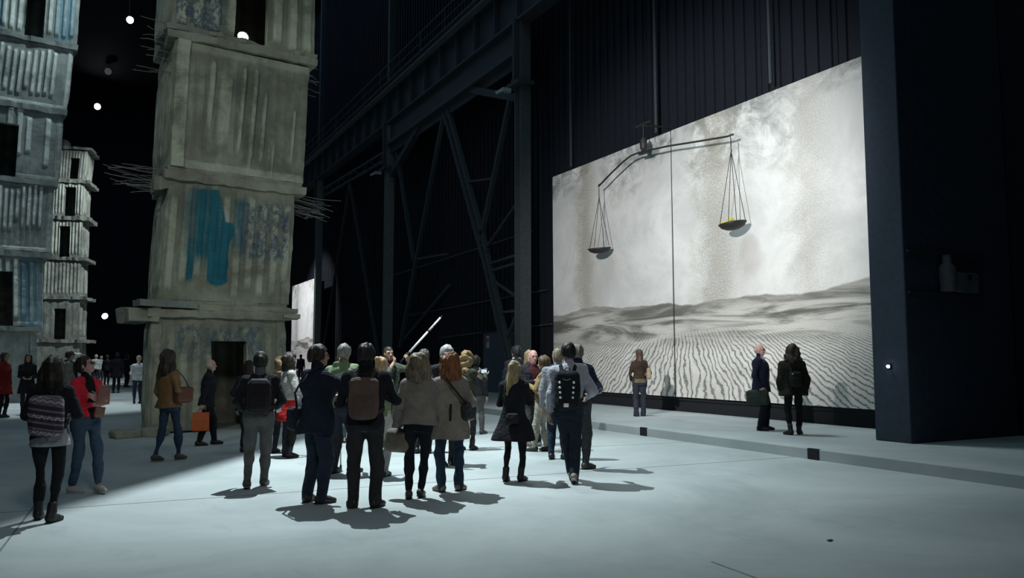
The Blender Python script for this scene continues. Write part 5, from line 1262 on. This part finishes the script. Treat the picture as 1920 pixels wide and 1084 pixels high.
p = Person(AT['w_face'], 'dark-haired woman in light blue jeans facing the camera behind the rain jacket man', 'f', 1, 'pink', head=(-10, 0), **BOTHF); p.hair('long', (.03, .022, .018), -.18, .095, .07); p.top((.03, .032, .036), .88, .028); p.trousers((.085, .12, .15), .006, .09, 'jeans'); p.shoes((.03, .026, .024))
p = Person(AT['w_bun'], 'fair-haired woman with a bun and pale trousers hidden behind the brown backpack man', 'f', 1, head=(10, -6), **BOTHF); p.hair('bun', (.42, .27, .14)); p.top((.15, .19, .11), .88, .03); p.trousers((.36, .35, .33), .014, .03); p.shoes((.06, .055, .05))
p = Person(AT['m_pole'], 'man in green-grey jacket raising one hand to his face and holding a white pole', 'm', 1, 'mid', hR=(.0, .17, 1.47), hL=(-.22, .30, 1.52), dR=dict(curl=.9, th=(0, .3, 1), pole=(1, .1, -.8)), dL=dict(curl=1.1, pole=(-1, 0, -.8), th=(.2, .3, 1)), head=(5, 4)); p.hair('crop', (.03, .025, .02)); p.top((.07, .085, .062), .85, .032, open_w=.09, inner=(.02, .02, .024), open_lo=-.1); p.trousers((.06, .06, .055), .02, .12); p.shoes((.03, .028, .026), 'boot')
w = palm(p, 'L', .08); dirp = nrm(V3(-.73, -.05, .68)); it = p.item('white_pole', 'long white two-section pole held slanting up to the right above the crowd', 'pole', w - dirp * .12); M_wp = smooth_mat((.62, .60, .62), .4, name='white_tube')
p.puttube(it, 'grip', [w - dirp * .14, w + dirp * .12], .018, M_black); p.puttube(it, 'tube_section', [w + dirp * .12, w + dirp * .66], .021, M_wp); p.puttube(it, 'joint', [w + dirp * .66, w + dirp * .70], .016, M_black); p.puttube(it, 'tube_section', [w + dirp * .70, w + dirp * 1.05], .020, M_wp); p.puttube(it, 'tip', [w + dirp * 1.05, w + dirp * 1.10], .012, M_black)
p = Person(AT['m_silver'], 'silver-haired man facing the camera behind the ginger woman', 'm', 1, 'pink', head=(-12, -4), hL=(-.15, .24, 1.05), hR=(.15, .24, 1.05)); p.hair('short', (.42, .41, .40)); p.top((.03, .028, .03), .86, .03, open_w=.07, inner=(.10, .03, .03)); p.trousers((.03, .03, .034), .02, .03); p.shoes(BLK); p.scarf((.09, .02, .022), .08)
p = Person(AT['w_wavy'], 'woman with long wavy golden brown hair holding up a lit phone', 'f', 1, hL=(-.02, .34, 1.34), hR=(.14, .40, 1.34), dL=dict(curl=.6, dir=(.3, .2, .5)), dR=dict(curl=.6, dir=(-.2, .2, .5)), head=(10, -2), fL=(-.09, -.05, 0, 0, 0), fR=(.08, .08, 0, 0, 0)); p.hair('curly', (.22, .145, .065), -.32, .115, .085); p.top((.045, .05, .035), .90, .03); p.skirt((.014, .014, .016), .72, .02); p.trousers((.03, .028, .03), .0, .12, 'tights'); p.shoes(BLK, 'boot')
p.slab_item('phone', 'phone with a glowing blue screen held up by the wavy-haired woman', 'phone', (.08, .46, 1.40), (.065, .006, .036), rotm('X', 8), M_black, -1, emis((.25, .45, 1.0), 1.6))
p = Person(AT['m_behind'], 'person in grey trousers mostly hidden behind the wavy-haired woman', 'm', 1, fR=(.10, .12, 20, 0, 0)); p.hair('short', HB); p.top((.02, .022, .026), .86, .03); p.trousers((.11, .11, .105), .014, .04); p.shoes((.06, .055, .05))
p = Person(AT['m_gap'], 'brown-haired man whose crown shows behind the ash blonde woman', 'm', 1, wide=.95); p.hair('short', (.055, .045, .036)); p.top((.025, .026, .03), .86, .03); p.trousers((.03, .03, .036), .015); p.shoes(BLK)
p = Person(AT['m_bald'], 'bald man in dark jacket and maroon shirt holding a white cup, facing the camera', 'm', 0, 'pink', hL=(-.06, .28, 1.13), hR=(.02, .30, 1.20), dL=dict(curl=.9, th=(0, .3, 1)), dR=dict(curl=.9, th=(0, .3, 1)), head=(-6, -6)); p.hair('bald', (.12, .09, .07)); p.top((.022, .02, .024), .84, .034, open_w=.085, inner=(.055, .016, .020), open_lo=-.1); p.trousers((.05, .05, .05), .02, .03); p.shoes((.12, .11, .10))
w = palm(p, 'R', .07); it = p.item('paper_cup', 'white paper cup in the hands of the bald man', 'cup', w + V3(0, .02, -.03)); m = MB(); m.lathe([(0, 0), (.026, 0), (.036, .10), (.038, .104), (.034, .10), (.030, .06), (0, .055)], 16); m.build('cup', smooth_mat((.62, .61, .62), .5, name='white_card'), it, True); m = MB(); m.lathe([(.0345, .045), (.0365, .07), (.0355, .07), (.0335, .045)], 16); m.build('sleeve_band', smooth_mat((.3, .28, .25), .7), it, True)
p = Person(AT['w_ochre'], 'curly brown-haired woman in ochre jacket and cream trousers facing left', 'f', 0, lean=-3, hL=(-.14, .22, 1.22), hR=(.20, .10, .98), head=(-6, -4), fL=(-.07, .14, -5, 0, 0), fR=(.08, -.04, 15, 0, 0)); p.hair('curly', (.085, .05, .030), -.08, .10, .09); p.top((.235, .17, .075), .90, .026, .015, .95, fold=.010); p.trousers((.36, .33, .27), .010, .06); p.shoes((.03, .026, .022))
p.handbag('red and brown patterned bag hanging beside the cream trousers', (.22, .05, .05), (.10, -.22, .78), (.14, .06, .15), [(.12, -.24, .93), (.19, -.17, 1.15), (.16, -.08, 1.42), (.14, 0, 1.49)], 30)
p = Person(AT['m_collar'], 'black-haired person with white collar in the dark behind the blonde woman', 'm', 1, 'mid', head=(-25, 0)); p.hair('short', (.010, .010, .012)); p.top((.016, .018, .026), .85, .034, hood=True); p.scarf((.34, .35, .38), .075); p.trousers(BLK, .015); p.shoes(BLK)
p = Person(AT['m_blue'], 'grey-haired man in navy cardigan with striped cuff, just right of the dotted backpack', 'm', 1, hR=(.24, .20, 1.10), hL=(-.2, .2, 1.0), fR=(.10, .05, 30, 0, 0)); p.hair('short', (.17, .15, .12)); p.top((.022, .026, .055), .90, .03, 0, .6); p.trousers((.045, .05, .055), .02, .04); p.shoes((.06, .055, .05))
p.add('cuff', [('u', cone(p.elb['R'], p.elb['R'] + (p.wri['R'] - p.elb['R']) * .85, .060, .052), 0)], fabric((.40, .40, .44)), .006, label='pale rolled sleeve')
p.add('cuff_band', [('u', cone(p.elb['R'] + (p.wri['R'] - p.elb['R']) * .22, p.elb['R'] + (p.wri['R'] - p.elb['R']) * .30, .0615, .0605), 0)], fabric((.02, .022, .04)), 0, .010, label='dark stripe on the sleeve')
p = Person(AT['m_crown'], 'light-haired man whose crown shows just left of the white shirted man', 'm', 1, head=(-30, 0)); p.hair('crop', (.20, .16, .11)); p.top((.26, .27, .30), .88, .03); p.trousers(DJEAN, .015); p.shoes(BLK); p.scarf((.06, .06, .07), .08)
p = Person(AT['w_peek'], 'fair woman peeping out behind the bald man with the cup', 'f', 1, 'pink', head=(10, 0)); p.hair('long', (.24, .17, .10), -.10, .09, .07); p.top((.03, .03, .034), .86, .03); p.trousers(BLK, .01); p.shoes(BLK)

# ---------------- further back, left
p = Person(AT['w_redcoat'], 'woman in dark red coat at the left edge of the photo', 'f', 1, 'mid'); p.hair('long', (.04, .028, .022), -.06, .088, .07); p.top((.16, .014, .014), .62, .032, .06, name='coat'); p.trousers(BLK, .002, .1, 'tights'); p.shoes(BLK, 'boot')
p = Person(AT['w_blackcoat'], 'long-haired woman in black knee coat facing the camera before the left tower', 'f', 1, 'mid', fR=(.09, .12, 0, 0, 0), hL=(-.1, .2, 1.05), hR=(.1, .2, 1.05)); p.hair('long', HB, -.20, .10, .075); p.top((.013, .014, .016), .60, .032, .05, name='coat'); p.trousers((.02, .02, .024), .004, .08); p.shoes(BLK)
p = Person(AT['m_flatcap'], 'man in flat cap and grey coat in profile between the two women at left', 'm', 1, 'mid', wide=1.08); p.hair('short', HB); p.cap((.03, .03, .028)); p.top((.16, .17, .155), .72, .036, .02, name='coat'); p.trousers((.03, .03, .03), .02); p.shoes(BLK); p.scarf((.02, .02, .022), .08)
p = Person(AT['m_whitesleeve'], 'person with white hair bun and white-and-black top behind the flat-capped man', 'f', 1); p.hair('bun', (.45, .44, .42)); p.top((.55, .55, .55), .95, .03, 0, .5, name='blouse'); p.trousers((.02, .02, .024), .02); p.shoes(BLK)
p = Person(AT['w_white'], 'fair-haired woman in white jumper and dark jeans seen from behind, left of the near tower', 'f', 1, hL=(-.12, .22, 1.1), hR=(.12, .22, 1.1), wide=1.1); p.hair('bun', (.32, .26, .18)); p.top((.40, .42, .44), .84, .034, .0, .95, name='jumper', fold=.009); p.trousers((.02, .03, .05), .006, .05, 'jeans'); p.shoes(BLK)
def bg(key, label, sex, top, leg, hair, style='short', skin='mid', coat=False, **k):
    p = Person(AT[key], label, sex, 2, skin, **k); p.hair(style, hair, -.1); p.top(top, .66 if coat else .86, .03, .03 if coat else 0, name='coat' if coat else 'jacket'); p.trousers(leg, .014, .05); p.shoes(BLK); return p
bg('m_dark1', 'man all in black standing in the far light between the towers', 'm', BLK, BLK, HB, coat=True, wide=1.1)
bg('m_dark2', 'person in dark coat and pale scarf behind the man all in black', 'm', (.016, .018, .026), (.03, .03, .036), HB, coat=True).scarf((.35, .35, .36))
bg('w_blue', 'far figure in pale blue top beside the low block wall', 'f', (.25, .36, .40), (.03, .035, .05), (.35, .33, .3), 'bun')
bg('m_far', 'far man in dark jacket left of the man all in black', 'm', (.02, .02, .026), BLK, HB)
bg('m_far2', 'far figure in white shirt behind the head of the red-jacketed woman', 'm', (.40, .42, .44), (.03, .03, .04), (.3, .3, .3))
bg('m_far3', 'far dark figure close to the left edge of the near tower', 'm', (.02, .02, .024), BLK, HB, coat=True)
bg('k_far', 'far dark figure standing before the distant bright canvas', 'm', (.02, .022, .03), BLK, HB)
bg('m_far4', 'far dark figure in the gloom right of the distant canvas', 'm', (.018, .02, .026), BLK, HB)
V, Q = sdf([('u', rbox((0, 0, .006), (.022, .016, .010), .006), 0), ('u', rbox((.024, .006, .004), (.016, .01, .007), .005), .01)], .004, foldfn(3, .003, (.02, .02, .02)))
tag(link('pebble', mesh_np('pebble', V, Q, True, [smooth_mat((.06, .06, .06), .9, name='stone')]), None, (5.81, 5.07, 0)), 'small dark pebble alone on the empty floor at lower right', 'stone')
for o in bpy.data.objects:
    if '_p' in o: del o['_p']
